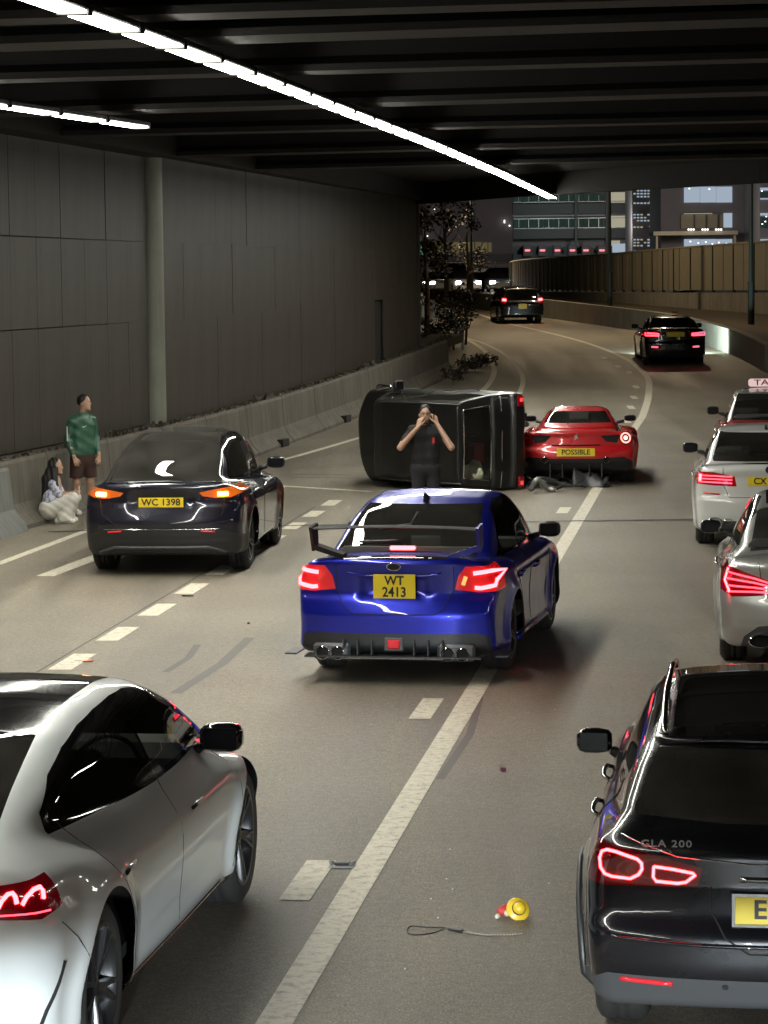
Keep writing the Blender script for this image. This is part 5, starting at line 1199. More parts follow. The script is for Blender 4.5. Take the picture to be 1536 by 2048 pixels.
# ------------------------------------------------------------------ red and silver taxi
P_RED = paint('taxi_red_paint', (.36, .025, .02), .0, .35)
c = saloon('t', 'red_taxi', 'red taxi with silver roof and illuminated roof sign, first in the right hand queue', P_RED, W=.85, H=1.50, wb=2.75, deck=1.03, hard=True)
for sg in (1, -1):
    o = c.cut('tail_light', M_LENS, c.rear([(.80, .93), (.60, .93), (.58, .76), (.81, .76)], sg, .0, -.5), tgt=.016)
c.cut('roof_panel', P_SILV, lambda V: np.maximum(1.035 - V[:, 2], np.abs(V[:, 1] - 1.1) - 1.65), tgt=.02)
c.arches(); c.finish(P_RED)
c.plate(0, .70, .52, .112, '', .01)
c.handle(.35, .83, M_CHROME); c.mirrors(2.0, 1.04, M_BLACK, (.2, .12, .15), out=.1); c.interior(-.3, 2.3, .33, .92); c.wheels(M_RIM, 6)
sgn = MB().box((0, 1.15, 1.575), (.62, .14, .13), bev=.03).build('taxi_sign', emit('sign_glow', (1, .72, .68), .75), c.e)
text('sign_lettering', 'TAXI', .13, simple('sign_red', (.3, .02, .02), .5), sgn, Matrix.Translation((0, 1.078, 1.578)) @ Matrix.Rotation(math.radians(90), 4, 'X'), bold=.002, sx=1.5)
MB().box((.25, 2.05, 1.28), (.14, .01, .09)).build('phone_screen', emit('screen_blue', (.3, .5, 1), 3), c.e)
c.place(6.35, 43.6, .12)

# ------------------------------------------------------------------ red mid engined sports car
P_FRED = paint('scarlet_paint', (.52, .010, .014), .15, .28)
sp = dict(W=.975, R=.34, Ra=.385, wb=2.65, flare=.05,
  top=[(-1.0, .86), (-.80, .90), (-.5, .88), (0, .86), (.6, .84), (1.5, .80), (2.1, .80), (2.6, .82), (3.1, .70), (3.5, .5)],
  roof=[(-1.0, .3), (-.62, .7), (-.45, .88), (.0, .95), (.35, 1.03), (.62, 1.15), (.95, 1.205), (1.3, 1.205), (1.65, 1.12), (2.3, .80), (2.7, .6)],
  bot=[(-1.0, .30), (-.6, .18), (3, .13), (3.5, .18)],
  rear=[(0, -.70), (.20, -.82), (.40, -.90), (.55, -.90), (.64, -.84), (.80, -.82), (.88, -.87), (1.1, -.8)],
  front=[(0, 3.3), (.2, 3.5), (.4, 3.5), (.6, 3.2), (1.0, 2.8)],
  sec=[(0, -.10), (.2, -.05), (.45, -.02), (.62, 0), (.72, -.015), (.82, -.06), (.92, -.16), (1.3, -.5)],
  gw=[(0, .72), (.8, .70), (.9, .66), (1.05, .56), (1.15, .49), (1.3, .36)], gplan=[(-1.0, -.06), (.2, 0), (1.3, 0), (2.4, -.05)],
  plan=[(-1.1, -.07), (-.6, -.01), (0, 0), (.8, -.05), (1.6, -.07), (2.6, -.03), (3.1, -.10), (3.5, -.28)], rk=.16, cr=.06, kb=.10, rsm=.06, kj=.10)
c = Car('red_sports_car', sp, 'scarlet low sports car with round tail light, crashed against the overturned vehicle', 'car', h=.03)
for sg in (1, -1): c.cut('side_window', M_GLASS_L, c.side([(.75, .93), (.85, 1.08), (1.25, 1.12), (1.6, 1.04), (2.0, .88)], sg, .01, .25))
c.cut('rear_window', M_GLASS_L, lambda V: np.maximum(sdf2(V[:, [0, 2]], [(-.54, .985), (.54, .985), (.44, 1.125), (-.44, 1.125)]) - .015, V[:, 1] - .9), tgt=.014)
c.cut('windscreen', M_GLASS_L, lambda V: np.maximum(sdf2(V[:, [0, 1]], [(-.42, 1.42), (.42, 1.42), (.58, 2.15), (-.58, 2.15)]) - .02, .85 - V[:, 2]), tgt=.02)
for sg in (1, -1): c.cut('air_outlet', M_DARK, c.rear([(.42, .80), (.70, .81), (.66, .70), (.50, .72)], sg, .012, -.4), tgt=.014)
c.cut('diffuser', M_BLACK, c.rear([(-.95, .1), (.95, .1), (.93, .38), (.78, .47), (.4, .44), (-.4, .44), (-.78, .47), (-.93, .38)], 0, 0, -.4), tgt=.015)
c.arches(); c.finish(P_FRED)
for sg in (1, -1):
    c.disc('tail_light', sg * .80, .765, .105, .105, M_LENSD, .006); 
    c.disc('tail_ring', sg * .80, .765, .088, .088, emit('ring_led', (1, .30, .25), 2.6) if sg > 0 else M_LENS, .014, hole=.74); c.disc('tail_core', sg * .80, .765, .035, .035, emit('core_led', (1, .5, .45), 2.6) if sg > 0 else M_LENS, .014)
    c.exhaust(sg * .50, .42, -.93, .055); MB().box((sg * .22, -.86, .24), (.02, .2, .22)).build('diffuser_fin', M_BLACK, c.e); MB().box((sg * .42, -.84, .25), (.02, .2, .2)).build('diffuser_fin', M_BLACK, c.e)
c.rline('deck_lip', [(-.85, .895), (-.5, .905), (.5, .905), (.85, .895)], .018, P_FRED, .008); c.rline('vent_slot', [(-.40, .655), (.40, .655)], .014, M_DARK, .0)
p, n_ = c.hit((0, -3, .79), (0, 1, 0)); b = MB()
b.prism([(-.012, -.035), (.004, -.03), (.008, -.01), (.022, -.032), (.024, -.005), (.012, .012), (.018, .03), (.006, .04), (-.002, .02), (-.018, .018), (-.012, .0), (-.022, -.012)], 0, .006); em = b.build('prancing_emblem', M_CHROME, c.e)
em.matrix_local = Matrix.Translation(p + n_ * .003) @ Matrix.Rotation(math.radians(90), 4, 'X') @ Matrix.Scale(1.4, 4)
c.plate(.0, .545, .62, .13, '', .012, lines=[('POSSIBLE', .115, 0, 0, 1.0)])
c.mirrors(2.0, .92, M_BLACK, (.2, .12, .11), out=.14)
for x in (-.33, .33): MB().box((x, .95, .95), (.34, .12, .38), bev=.07).build('seat', M_SEAT, c.e, 40)
MB().box((0, 2.1, .72), (1.2, .3, .15), bev=.04).build('dashboard', M_BLACK, c.e); c.wheels(M_RIMD, 5, w=.27); c.place(3.22, 43.9, .10)

# ------------------------------------------------------------------ distant saloon with its headlamps on the parapet
c = saloon('d', 'dark_distant_saloon', 'dark saloon driving away up the ramp, headlamps lighting the parapet ahead', P_BLACK, W=.91, H=1.42, wb=3.1, h=.045, glassr=M_GLASS)
for sg in (1, -1):
    o = c.cut('tail_light', M_LENS, c.rear([(.88, .97), (.42, .93), (.42, .82), (.87, .84)], sg, .0, -.5), tgt=.02)
    if o: c.rline('tail_led', [(sg * .84, .93), (sg * .84, .86), (sg * .48, .85), (sg * .48, .90), (sg * .80, .925)], .022, L_REDS, .003, o)
c.arches(); c.finish(P_BLACK)
for sg in (1, -1): c.rline('reflector', [(sg * .50, .52), (sg * .68, .53)], .02, L_REDS, .003)
c.plate(0, .88, .52, .13, '', .01); c.rline('chrome_bar', [(-.4, .97), (.4, .97)], .012, M_CHROME, .004); c.mirrors(2.2, 1.05, P_BLACK); c.wheels(M_RIM, 5, split=False)
MB().box((.12, .9, 1.5), (.2, .3, .03), bev=.012).build('roof_aerial', M_CHROME, c.e); c.place(8.45, 77.2, .03)
def headlamp(par, x, y, z, P, col=(.75, 1, .98), aim=-4, yaw=0, size=70):
    ld = bpy.data.lights.new('headlamp_beam', 'SPOT'); ld.energy = P; ld.color = col; ld.spot_size = math.radians(size); ld.spot_blend = 1.0; ld.shadow_soft_size = .08
    o = bpy.data.objects.new('headlamp_beam', ld); C.objects.link(o); o.parent = par; o.location = (x, y, z); o.rotation_euler = (math.radians(90 + aim), 0, math.radians(yaw))
for sg in (-1, 1): headlamp(c.e, sg * .7, 4.05, .7, 1300, yaw=-26, size=110)

# ------------------------------------------------------------------ distant black people carrier
sp = dict(W=.89, R=.32, Ra=.36, wb=2.8, flare=.02, top=[(-1.1, .95), (-.8, 1.0), (2.6, 1.0), (3.0, .95), (3.5, .7)],
  roof=[(-1.0, .7), (-.90, 1.0), (-.80, 1.5), (-.70, 1.72), (-.4, 1.80), (.8, 1.85), (1.8, 1.80), (2.3, 1.55), (3.1, .95)], bot=[(-1.1, .3), (0, .2), (3.5, .2)],
  rear=[(0, -.95), (.4, -1.0), (1.0, -.98), (1.6, -.86), (1.9, -.7)], front=[(0, 3.4), (.6, 3.5), (1.0, 3.2)], sec=[(0, -.06), (.4, 0), (.85, 0), (1.0, -.04), (1.2, -.1)],
  gw=[(0, .87), (1.0, .86), (1.4, .80), (1.7, .72), (1.85, .62)], plan=[(-1.2, -.05), (0, 0), (2.8, 0), (3.5, -.14)], rk=.08, kb=.08, rsm=.05, kj=.04)
for _k in ('top', 'roof', 'rear', 'front', 'sec', 'gw'):
    if _k in ('top', 'roof'): sp[_k] = [(a, b * .80) for a, b in sp[_k]]
    else: sp[_k] = [(a * .80, b) for a, b in sp[_k]]
c = Car('black_people_carrier', sp, 'tall black people carrier with red tail lights, farthest up the ramp', 'van', h=.05)
c.cut('rear_window', M_GLASS, c.rear([(-.62, .93), (.62, .93), (.56, 1.28), (-.56, 1.28)], 0, .03, .5), tgt=.02)
for sg in (1, -1):
    c.cut('side_window', M_GLASS, c.side([(-.5, .9), (-.4, 1.27), (1.5, 1.28), (2.1, 1.12), (2.4, .9)], sg, .02))
    o = c.cut('tail_light', M_LENS, c.rear([(.86, 1.04), (.66, 1.04), (.64, .80), (.88, .80)], sg, 0, .1), tgt=.02)
    if o: c.rline('tail_led', [(sg * .77, 0.93), (sg * .62, .91)] if sg < 0 else [(.80, .93), (.66, .91)], .05, L_RED, .004, o)
c.arches(); c.finish(P_BLACK); c.plate(.02, .66, .33, .20, '', .01); c.mirrors(2.3, .92, P_BLACK); c.wheels(M_RIM, 5, split=False); c.place(5.5, 106, -.06)
# ================================================================== bus headlamps (the vehicle the picture is taken from), low beam
bus = tag(empty('bus_headlamps', (0, -1.0, .82)), 'pair of low beam headlamps of the bus below the viewpoint', 'headlamps')
for sg in (-1, 1):
    M = Matrix.Translation((sg * 1.12, 0, 0)) @ Matrix.Rotation(math.pi / 2, 4, 'X')
    o = MB().lathe([(.0, .06), (.06, .05), (.10, .0), (.11, -.02)], 20, M).build('reflector_bowl', M_CHROME, bus, True)
    ld = bpy.data.lights.new('low_beam', 'SPOT'); ld.energy = 5600; ld.color = (.86, .95, 1.0); ld.spot_size = math.radians(20.5); ld.spot_blend = .15; ld.shadow_soft_size = .07
    l = bpy.data.objects.new('low_beam', ld); C.objects.link(l); l.parent = bus; l.location = (sg * 1.12, .12, 0); l.rotation_euler = (math.radians(90 - 10.3), 0, 0); l.scale = (3.2, 1, 1)

# ================================================================== overturned vehicle
P_OLIVE = paint('dark_olive_paint', (.008, .008, .0075), .1, .42, .45)
sp = dict(W=.76, R=.34, Ra=.40, wb=2.25, flare=.02,
  top=[(-1, 1.0), (1.6, .98), (1.9, .96), (2.7, .86), (3, .7)], roof=[(-1, 1.60), (-.6, 1.655), (.3, 1.68), (1.2, 1.66), (1.5, 1.58), (1.95, .96), (2.3, .7)], bot=[(-1, .36), (0, .30), (3, .36)],
  rear=[(0, -.56), (.3, -.62), (.42, -.70), (.60, -.71), (.64, -.64), (1.0, -.63), (1.6, -.58), (1.9, -.5)], front=[(0, 2.75), (.4, 2.85), (.8, 2.8), (1.2, 2.5)],
  sec=[(0, -.05), (.3, -.02), (.8, 0), (.95, -.03), (1.2, -.08)], gw=[(0, .74), (.9, .74), (1.2, .70), (1.5, .66), (1.65, .61), (1.8, .5)], plan=[(-1, -.03), (0, 0), (2.3, 0), (2.9, -.10)], gplan=[(-1, -.01), (0, 0), (2, -.03)], rk=.05, cr=.02, gcr=.02, kb=.045, kg=.07, rsm=.03, kj=.02)
c = Car('overturned_vehicle', sp, 'black boxy small off-roader lying on its side, dark roof towards us', 'car', h=.03)
c.V = c.V + c.N * (.012 * np.sin(c.V[:, 1] * 4.1 + c.V[:, 0] * 3) * np.sin(c.V[:, 0] * 5.3 + c.V[:, 2] * 4) + .006 * np.sin(c.V[:, 1] * 11 + 2) * np.sin(c.V[:, 0] * 9 + c.V[:, 2] * 13))[:, None]; c.N = c.N + .06 * np.sin(c.V[:, [1, 2, 0]] * 9 + 1); c.N /= np.linalg.norm(c.N, axis=1, keepdims=True)
c.cut('rear_window', M_GLASS_L, c.rear([(-.54, 1.06), (.54, 1.06), (.48, 1.50), (-.48, 1.50)], 0, .04, .5), tgt=.015)
for sg in (1, -1):
    c.cut('side_window', M_GLASS, c.side([(-.45, 1.02), (-.38, 1.48), (.8, 1.50), (.82, 1.0)], sg, .02)); c.cut('side_window', M_GLASS, c.side([(.90, 1.0), (.88, 1.50), (1.35, 1.48), (1.72, 1.02)], sg, .02))
c.cut('windscreen', M_GLASS_L, lambda V: np.maximum(sdf2(V[:, [0, 2]], [(-.58, 1.04), (.58, 1.04), (.54, 1.5), (-.54, 1.5)]), 1.4 - V[:, 1]))
c.arches(); c.finish(P_OLIVE)
for sg in (-1, 1):
    b = MB().box((sg * .62, -.70, .50), (.17, .05, .11), bev=.015); b.build('tail_light', M_LENS, c.e); MB().box((sg * .64, -.728, .50), (.06, .012, .06), bev=.004).build('tail_led', emit('dim_tail', (1, .06, .06), 1.3), c.e)
    MB().tube([(sg * .60, -.56, 1.62), (sg * .61, .4, 1.665), (sg * .60, 1.3, 1.64)], .012, 6).build('drip_rail', M_GREY, c.e, True)
    c.sline('door_seam', [(.86, 1.5), (.86, .8), (.84, .4)], sg, .006, M_DARK)
c.rline('window_frame', [(-.58, 1.02), (.58, 1.02), (.52, 1.545), (-.52, 1.545)], .012, M_CHROME, .002, closed=True)
c.rline('bumper_edge', [(-.70, .62), (.70, .62)], .012, M_GREY, .002); c.rline('belt_trim', [(-.70, .83), (.70, .83)], .008, M_CHROME, .002)
MB().add([(-.60, -.52, 1.672), (.60, -.52, 1.672), (.60, 1.2, 1.705), (-.60, 1.2, 1.705)], [(0, 1, 2, 3)]) 
b = MB(); 
for y in (0, 2.25): b.tube([(-.62, y, .34), (.62, y, .34)], .05, 10)
b.build('axle', M_TYRE, c.e, True)['kind'] = 'stuff'
MB().tube([(.25, -.6, .26), (.28, .2, .24), (.22, 1.4, .26)], .045, 8).build('exhaust_pipe', M_STEEL, c.e, True)
for x in (-.38, .38): MB().box((x, 1.05, .30), (.09, 3.3, .10), bev=.01).build('chassis_rail', M_BLACK, c.e)
c.mirrors(1.45, 1.06, M_BLACK, (.16, .12, .20), out=.05); c.wheels(M_RIM, 5, w=.21, split=False)
b = MB(); b.tube([(.70, 2.3, .80), (.77, 2.2, .84), (.79, 1.9, .86)], [.03, .07, .02], 10).build('chrome_side_lamp', M_CHROME, c.e, True)
c.interior(-.4, 1.7, .42, 1.0, rearbench=False)
TH = math.radians(41); Fv = Vector((-math.sin(TH), math.cos(TH), 0)); Uv = Vector((-math.cos(TH), -math.sin(TH), 0)); Rv = Vector((0, 0, 1))
M = Matrix((Rv, Fv, Uv)).transposed().to_4x4(); px_, py_ = 1.28, 41.7; O = Vector((px_, py_, .76)) - Fv * (-.62) - Uv * 1.67; M.translation = O; M = M @ Matrix.Scale(1.04, 4); M.translation = Vector((O.x - .02, O.y, O.z * 1.04)); c.e.matrix_world = M
# things that fell against the lower side of the load space
bpy.context.view_layer.update()
def inveh(x, y, z): return M @ Vector((x, y, z))

# ================================================================== people
def capsdf(caps, k=.03):
    """smooth union of tapered capsules (a, b, ra, rb[, k])"""
    def F(P):
        out = None
        for c_ in caps:
            a, b_ = np.array(c_[0], float), np.array(c_[1], float); ra, rb = c_[2], c_[3]; kk = c_[4] if len(c_) > 4 else k; ab = b_ - a
            t = np.clip(((P - a) @ ab) / max(ab @ ab, 1e-9), 0, 1); d = np.linalg.norm(P - a - t[:, None] * ab, axis=1) - (ra + (rb - ra) * t)
            out = d if out is None else smin(out, d, kk)
        return out
    return F
def ell(P, c_, r): 
    q = (P - np.array(c_)) / np.array(r); n = np.linalg.norm(q, axis=1); return (n - 1) * min(r) 
def body_mesh(name, Fn, lo, hi, h, mat, parent):
    V, Nn, T = net(Fn, lo, hi, h); return emitmesh(name, V, Nn, T, mat, parent)
M_SKIN = simple('skin', (.42, .25, .17), .5, noise=.12, nscale=30); M_HAIR = simple('black_hair', (.009, .0075, .007), .6, noise=.4, nscale=60)
M_TEE = simple('black_tshirt', (.008, .0075, .009), .85, bump=.3, nscale=25); M_TRS = simple('dark_trousers', (.016, .015, .020), .85); M_SHOE = simple('white_shoes', (.62, .60, .55), .6); M_BSHOE = simple('black_shoes', (.02, .02, .02), .6)
M_GREEN = simple('green_jacket', (.028, .095, .058), .42, noise=.35, nscale=14, bump=.6); M_SHORT = simple('maroon_shorts', (.045, .018, .014), .8); M_WTR = simple('white_trousers', (.60, .58, .52), .8, noise=.10, nscale=10, bump=.4)
def head(c_, yaw, skin_caps_extra=(), pitch=0):
    """returns field of head + face features around centre c_, looking along yaw (0 = -Y)"""
    c_ = np.array(c_, float); cy, sy = math.cos(yaw), math.sin(yaw)
    def loc(P): q = P - c_; return np.stack([q[:, 0] * cy + q[:, 1] * sy, -q[:, 0] * sy + q[:, 1] * cy, q[:, 2]], 1)   # local: face towards -y
    def F(P):
        q = loc(P); d = ell(q, (0, .012, .03), (.076, .094, .098)); d = smin(d, ell(q, (0, -.018, -.045), (.058, .070, .070)), .03)
        d = smin(d, ell(q, (0, -.093, -.012), (.013, .020, .022)), .012); d = smin(d, ell(q, (0, -.082, .015), (.010, .015, .028)), .012)
        d = smin(d, ell(q, (0, -.080, -.052), (.024, .012, .012)), .010); d = smin(d, ell(q, (0, -.078, -.085), (.024, .020, .018)), .02)
        for s in (-1, 1): d = smax(d, -ell(q, (s * .031, -.090, .022), (.018, .018, .012)), .012); d = smin(d, ell(q, (s * .078, .015, .0), (.010, .020, .030)), .008)
        return d
    return F, loc
def hand(caps, w, d_f, d_side, n_p, s=1.0, curl=.6, flip=1):
    """adds palm and five fingers to a capsule list: w wrist, d_f finger direction, d_side thumb side, n_p palm normal"""
    w, d_f, d_side, n_p = [Vector(v) for v in (w, d_f, d_side, n_p)]; d_f.normalize(); d_side.normalize(); n_p.normalize()
    pc = w + d_f * .045 * s
    for o in (-.026, -.009, .009, .026): caps.append((w + d_side * o * .6 * s, w + (d_f * .085 + d_side * o) * s, .014 * s, .012 * s, .008))
    for i, (o, L) in enumerate(((.030, .068), (.011, .077), (-.009, .071), (-.028, .055))):
        a = w + (d_f * .088 + d_side * o) * s; b = a + (d_f * math.cos(curl * .6) + n_p * math.sin(curl * .6)) * L * .45 * s; e = b + (d_f * math.cos(curl * 1.6) + n_p * math.sin(curl * 1.6)) * L * .5 * s
        caps.append((a, b, .0095 * s, .0088 * s, .004)); caps.append((b, e, .0088 * s, .0072 * s, .004))
    a = w + (d_f * .025 + d_side * .028) * s; b = a + (d_f * .03 + d_side * .028 + n_p * .012) * s; e = b + (d_f * .032 + n_p * .014) * s
    caps.append((a, b, .0125 * s, .0105 * s, .006)); caps.append((b, e, .0105 * s, .008 * s, .004))

# ---- man with both hands at his face, in front of the overturned vehicle
e = empty('person', (.56, 35.0, gz(35))); tag(e, 'man in black t-shirt with both hands raised to his face, before the overturned vehicle', 'person'); HC = (0, -.02, 1.60)
hf, hl = head(HC, .05)
caps = [((0, 0, 1.45), (0, -.005, 1.54), .056, .052, .03)]
for sg, hx, hz in ((-1, -.075, 1.50), (1, .125, 1.535)):
    ey = -.12 if sg < 0 else -.19; caps += [((sg * .20, .0, 1.37), (sg * .335, ey, 1.18), .052, .043, .02), ((sg * .335, ey, 1.18), (hx + sg * .03, -.185 + (.10 if sg > 0 else 0), hz - .055), .044, .027, .01)]
    hand(caps, (hx + sg * .025, -.19 + (.10 if sg > 0 else 0), hz - .045), (-sg * .30, .20, .9), (-sg * .8, -.5, 0), (-sg * .5, .8, -.1), 1.0, .75)
torso_in = [((0, .02, 1.0), (0, .02, 1.36), .08, .08, .05)]
Fb = capsdf(caps + torso_in, .02)
body_mesh('body', lambda P: smin(Fb(P), hf(P), .02), (-.45, -.34, .95), (.45, .22, 1.76), .0105, M_SKIN, e)
tee = [((-.12, .01, 1.35), (.12, .01, 1.35), .125, .125, .06), ((-.08, .01, 1.25), (-.06, .01, .95), .118, .118, .05), ((.08, .01, 1.25), (.06, .01, .95), .118, .118, .05), ((0, .01, 1.40), (0, .01, 1.46), .09, .075, .03)]
for sg in (-1, 1): tee += [((sg * .16, .005, 1.39), (sg * .275, -.075, 1.255), .074, .062, .04)]
ft = capsdf(tee, .05); body_mesh('tshirt', lambda P: smax(smax(ft(P), .84 - P[:, 2], .01), P[:, 2] - 1.47 - .3 * np.abs(P[:, 0]) * 0, .015) + .007 * np.sin(P[:, 2] * 30 + P[:, 0] * 22) * np.cos(P[:, 0] * 26 - P[:, 2] * 11), (-.45, -.26, .80), (.45, .26, 1.5), .014, M_TEE, e)
trs = []
for sg in (-1, 1): trs += [((sg * .09, .02, .88), (sg * .11, .0, .48), .105, .075, .03), ((sg * .11, .0, .48), (sg * .12, .03, .07), .075, .058, .03)]
body_mesh('trousers', capsdf(trs + [((-.06, .02, .90), (.06, .02, .90), .13, .13, .05)], .05), (-.3, -.2, .0), (.3, .25, 1.05), .018, M_TRS, e)
for sg in (-1, 1): body_mesh('shoe', capsdf([((sg * .12, .05, .045), (sg * .13, -.13, .035), .045, .038, .02)]), (-.3, -.25, 0), (.3, .2, .12), .012, M_BSHOE, e)
def hairF(c_, yaw, loc, front=-.055, low=-.02, thick=.014):
    def F(P):
        q = loc(P); d = ell(q, (0, .018, .040), (.085, .100, .100)); cutf = np.maximum(-(q[:, 1] - front - .9 * np.maximum(.065 - q[:, 2], 0)), -(q[:, 2] - low)); return smax(d, cutf, .012) + .004 * np.sin(q[:, 0] * 90) * np.sin(q[:, 1] * 80)
    return F
body_mesh('hair', hairF(HC, .05, hl), (-.13, -.16, 1.5), (.13, .16, 1.78), .009, M_HAIR, e)
def H2W(c_, yaw, p): cy, sy = math.cos(yaw), math.sin(yaw); return Vector((c_[0] + p[0] * cy - p[1] * sy, c_[1] + p[0] * sy + p[1] * cy, c_[2] + p[2]))
b = MB()
for sg in (-1, 1): b.tube([H2W(HC, .05, (sg * .033 + .024 * math.cos(a), -.098, .022 + .017 * math.sin(a))) for a in [k * math.pi / 5 for k in range(11)]], .0028, 5, False)
b.tube([H2W(HC, .05, (-.01, -.1, .026)), H2W(HC, .05, (.01, -.1, .026))], .0028, 5); 
for sg in (-1, 1): b.tube([H2W(HC, .05, (sg * .058, -.094, .026)), H2W(HC, .05, (sg * .08, .02, .02))], .0028, 5)
b.build('glasses', M_BLACK, e)['kind'] = 'stuff'
for sg in (-1, 1): 
    q = H2W(HC, .05, (sg * .031, -.078, .020)); MB().lathe([(0, -.009), (.006, -.006), (.009, 0), (.006, .006), (0, .009)], 10, Matrix.Translation(q)).build('eye', M_HAIR, e, True)
def beard(P): q = hl(P); return smax(smax(hf(P) - .006, q[:, 2] + .058 + .3 * np.minimum(q[:, 1], 0) * 0, .01), q[:, 1] - .02, .01)
body_mesh('beard', beard, (-.12, -.16, 1.46), (.12, .1, 1.60), .009, simple('stubble', (.10, .065, .05), .7), e)
ph = MB().box((.112, -.075, 1.60), (.012, .072, .15), bev=.005).build('phone', M_GLOSS); ph.parent = None
ph.location = Vector((.56, 35.0, gz(35))); tag(ph, 'dark mobile phone held at the ear of the man in the black t-shirt', 'phone')
b = MB(); b.prism([(.085, 1.30), (.115, 1.31), (.118, 1.25), (.10, 1.215), (.088, 1.24)], 0, .01); o = b.build('chest_logo', simple('logo_red', (.45, .03, .02), .7), e); o.matrix_local = Matrix(((1, 0, 0, 0), (0, 0, 1, -.150), (0, 1, 0, 0), (0, 0, 0, 1)))

# ---- man in the green jacket
e = empty('person', (-4.42, 38.9, gz(38.9))); tag(e, 'man in green jacket and dark shorts standing by the wall looking right', 'person'); HC = (.04, .02, 1.63); YW = 1.25
hf, hl = head(HC, YW); Rz = Matrix.Rotation(.55, 4, 'Z')
def rp(p): return tuple(Rz @ Vector(p))
caps = [(rp((0, 0, 1.40)), (HC[0] - .02, HC[1], 1.56), .058, .053, .03), (rp((0, 0.01, 1.0)), rp((0, 0.01, 1.36)), .07, .07, .05)]
for sg in (-1, 1): 
    caps += [(rp((sg * .10, .0, .72)), rp((sg * .11, -.01, .47)), .075, .055, .03), (rp((sg * .11, -.01, .47)), rp((sg * .115, .03, .30)), .054, .052, .03), (rp((sg * .115, .03, .30)), rp((sg * .12, .03, .06)), .050, .032, .02)]
    caps += [(rp((sg * .09, .02, .72)), rp((0, 0.01, 1.0)), .07, .06, .03)]
    caps += [(rp((sg * .215, -.06, .98)), rp((sg * .20, -.13, .86)), .036, .027, .02)]
    hand(caps, rp((sg * .198, -.135, .855)), rp((-sg * .15, -.35, -.9)), rp((-sg * .9, -.3, .1)), rp((-sg * .3, .6, -.3)), 1.0, .7)
Fb = capsdf(caps, .02); body_mesh('body', lambda P: smin(Fb(P), hf(P), .02), (-.4, -.4, .02), (.4, .35, 1.80), .0125, M_SKIN, e)
jk = [(rp((-.09, .0, 1.37)), rp((.09, .0, 1.37)), .105, .105, .05), (rp((-.06, .0, 1.30)), rp((-.06, .0, .92)), .115, .125, .05), (rp((.06, .0, 1.30)), rp((.06, .0, .92)), .115, .125, .05), ((0, 0, 1.40), (.01, .01, 1.50), .085, .072, .03)]
for sg in (-1, 1): jk += [(rp((sg * .165, .0, 1.38)), rp((sg * .225, .03, 1.12)), .068, .058, .03), (rp((sg * .225, .03, 1.12)), rp((sg * .205, -.09, .91)), .058, .045, .02)]
fj = capsdf(jk, .05)
def jf(P): return smax(smax(fj(P), .81 - P[:, 2], .02), P[:, 2] - 1.505, .01) + .008 * np.sin(P[:, 2] * 34 + 9 * P[:, 0]) * np.cos(P[:, 0] * 21 + P[:, 2] * 9)
body_mesh('jacket', jf, (-.45, -.4, .76), (.45, .35, 1.56), .015, M_GREEN, e)
sh = []
for sg in (-1, 1): sh += [(rp((sg * .085, .0, .88)), rp((sg * .115, -.01, .56)), .108, .100, .03)]
fs = capsdf(sh + [(rp((-.05, 0, .86)), rp((.05, 0, .78)), .11, .11, .04)], .04); body_mesh('shorts', lambda P: smax(smax(fs(P), .545 - P[:, 2], .01), P[:, 2] - .95, .01), (-.4, -.3, .5), (.4, .3, 1.0), .015, M_SHORT, e)
body_mesh('hair', hairF(HC, YW, hl, front=-.045), (-.12, -.16, 1.53), (.2, .18, 1.80), .010, M_HAIR, e)
for sg in (-1, 1): body_mesh('shoe', capsdf([(rp((sg * .12, .06, .05)), rp((sg * .15, -.15, .038)), .05, .042, .02)]), (-.4, -.4, 0), (.4, .4, .13), .012, M_SHOE, e)
q0 = Rz @ Vector((-.02, -.118, 1.30)); b = MB(); b.prism([(-.035, 0), (-.025, -.012), (.0, -.012), (.045, .02), (.0, -.002), (-.022, .0)], 0, .006); o = b.build('chest_tick', M_SHOE, e); o.matrix_local = Matrix.Translation(q0) @ Rz @ Matrix.Rotation(math.pi / 2, 4, 'X')
b = MB(); q = Rz @ Vector((-.262, -.035, 1.20)); b.box(q, (.012, .03, .22), .55); b.build('sleeve_print', M_SHOE, e)

# ---- woman crouching with a phone
e = empty('person', (-4.62, 37.5, gz(37.5))); tag(e, 'woman with long dark hair crouching against the barrier in white trousers', 'person'); HC = (-.02, .0, .80); YW = 1.15
hf, hl = head(HC, YW)
caps = [((-.06, .02, .60), (-.03, .01, .73), .046, .044, .02), ((-.08, .02, .28), (-.06, .02, .58), .12, .10, .05)]
for sg, y in ((-1, -.13), (1, .16)):
    caps += [((-.05, y, .55), (.03, y * 1.1, .40), .042, .036, .02), ((.03, y * 1.1, .40), (.20, y * .35, .42), .034, .024, .01)]
    hand(caps, (.20, y * .35, .42), (1, -y * 1.2, .1), (0, 0, 1), (.1, -y * 5, 0), .9, .7)
    caps += [((.08, y * .9, .09), (.05, y * .9, .06), .035, .03, .02)]
Fb = capsdf(caps, .02); body_mesh('body', lambda P: smin(Fb(P), hf(P), .02), (-.35, -.35, .0), (.42, .35, .95), .011, M_SKIN, e)
tp = [((-.06, -.07, .56), (-.06, .11, .56), .085, .085, .04), ((-.09, -.06, .38), (-.09, .10, .38), .12, .12, .05), ((-.10, -.06, .28), (-.10, .10, .28), .125, .125, .05)]
for sg, y in ((-1, -.13), (1, .16)): tp += [((-.055, y * .95, .57), (.02, y * 1.1, .42), .062, .055, .03)]
ft2 = capsdf(tp, .04)
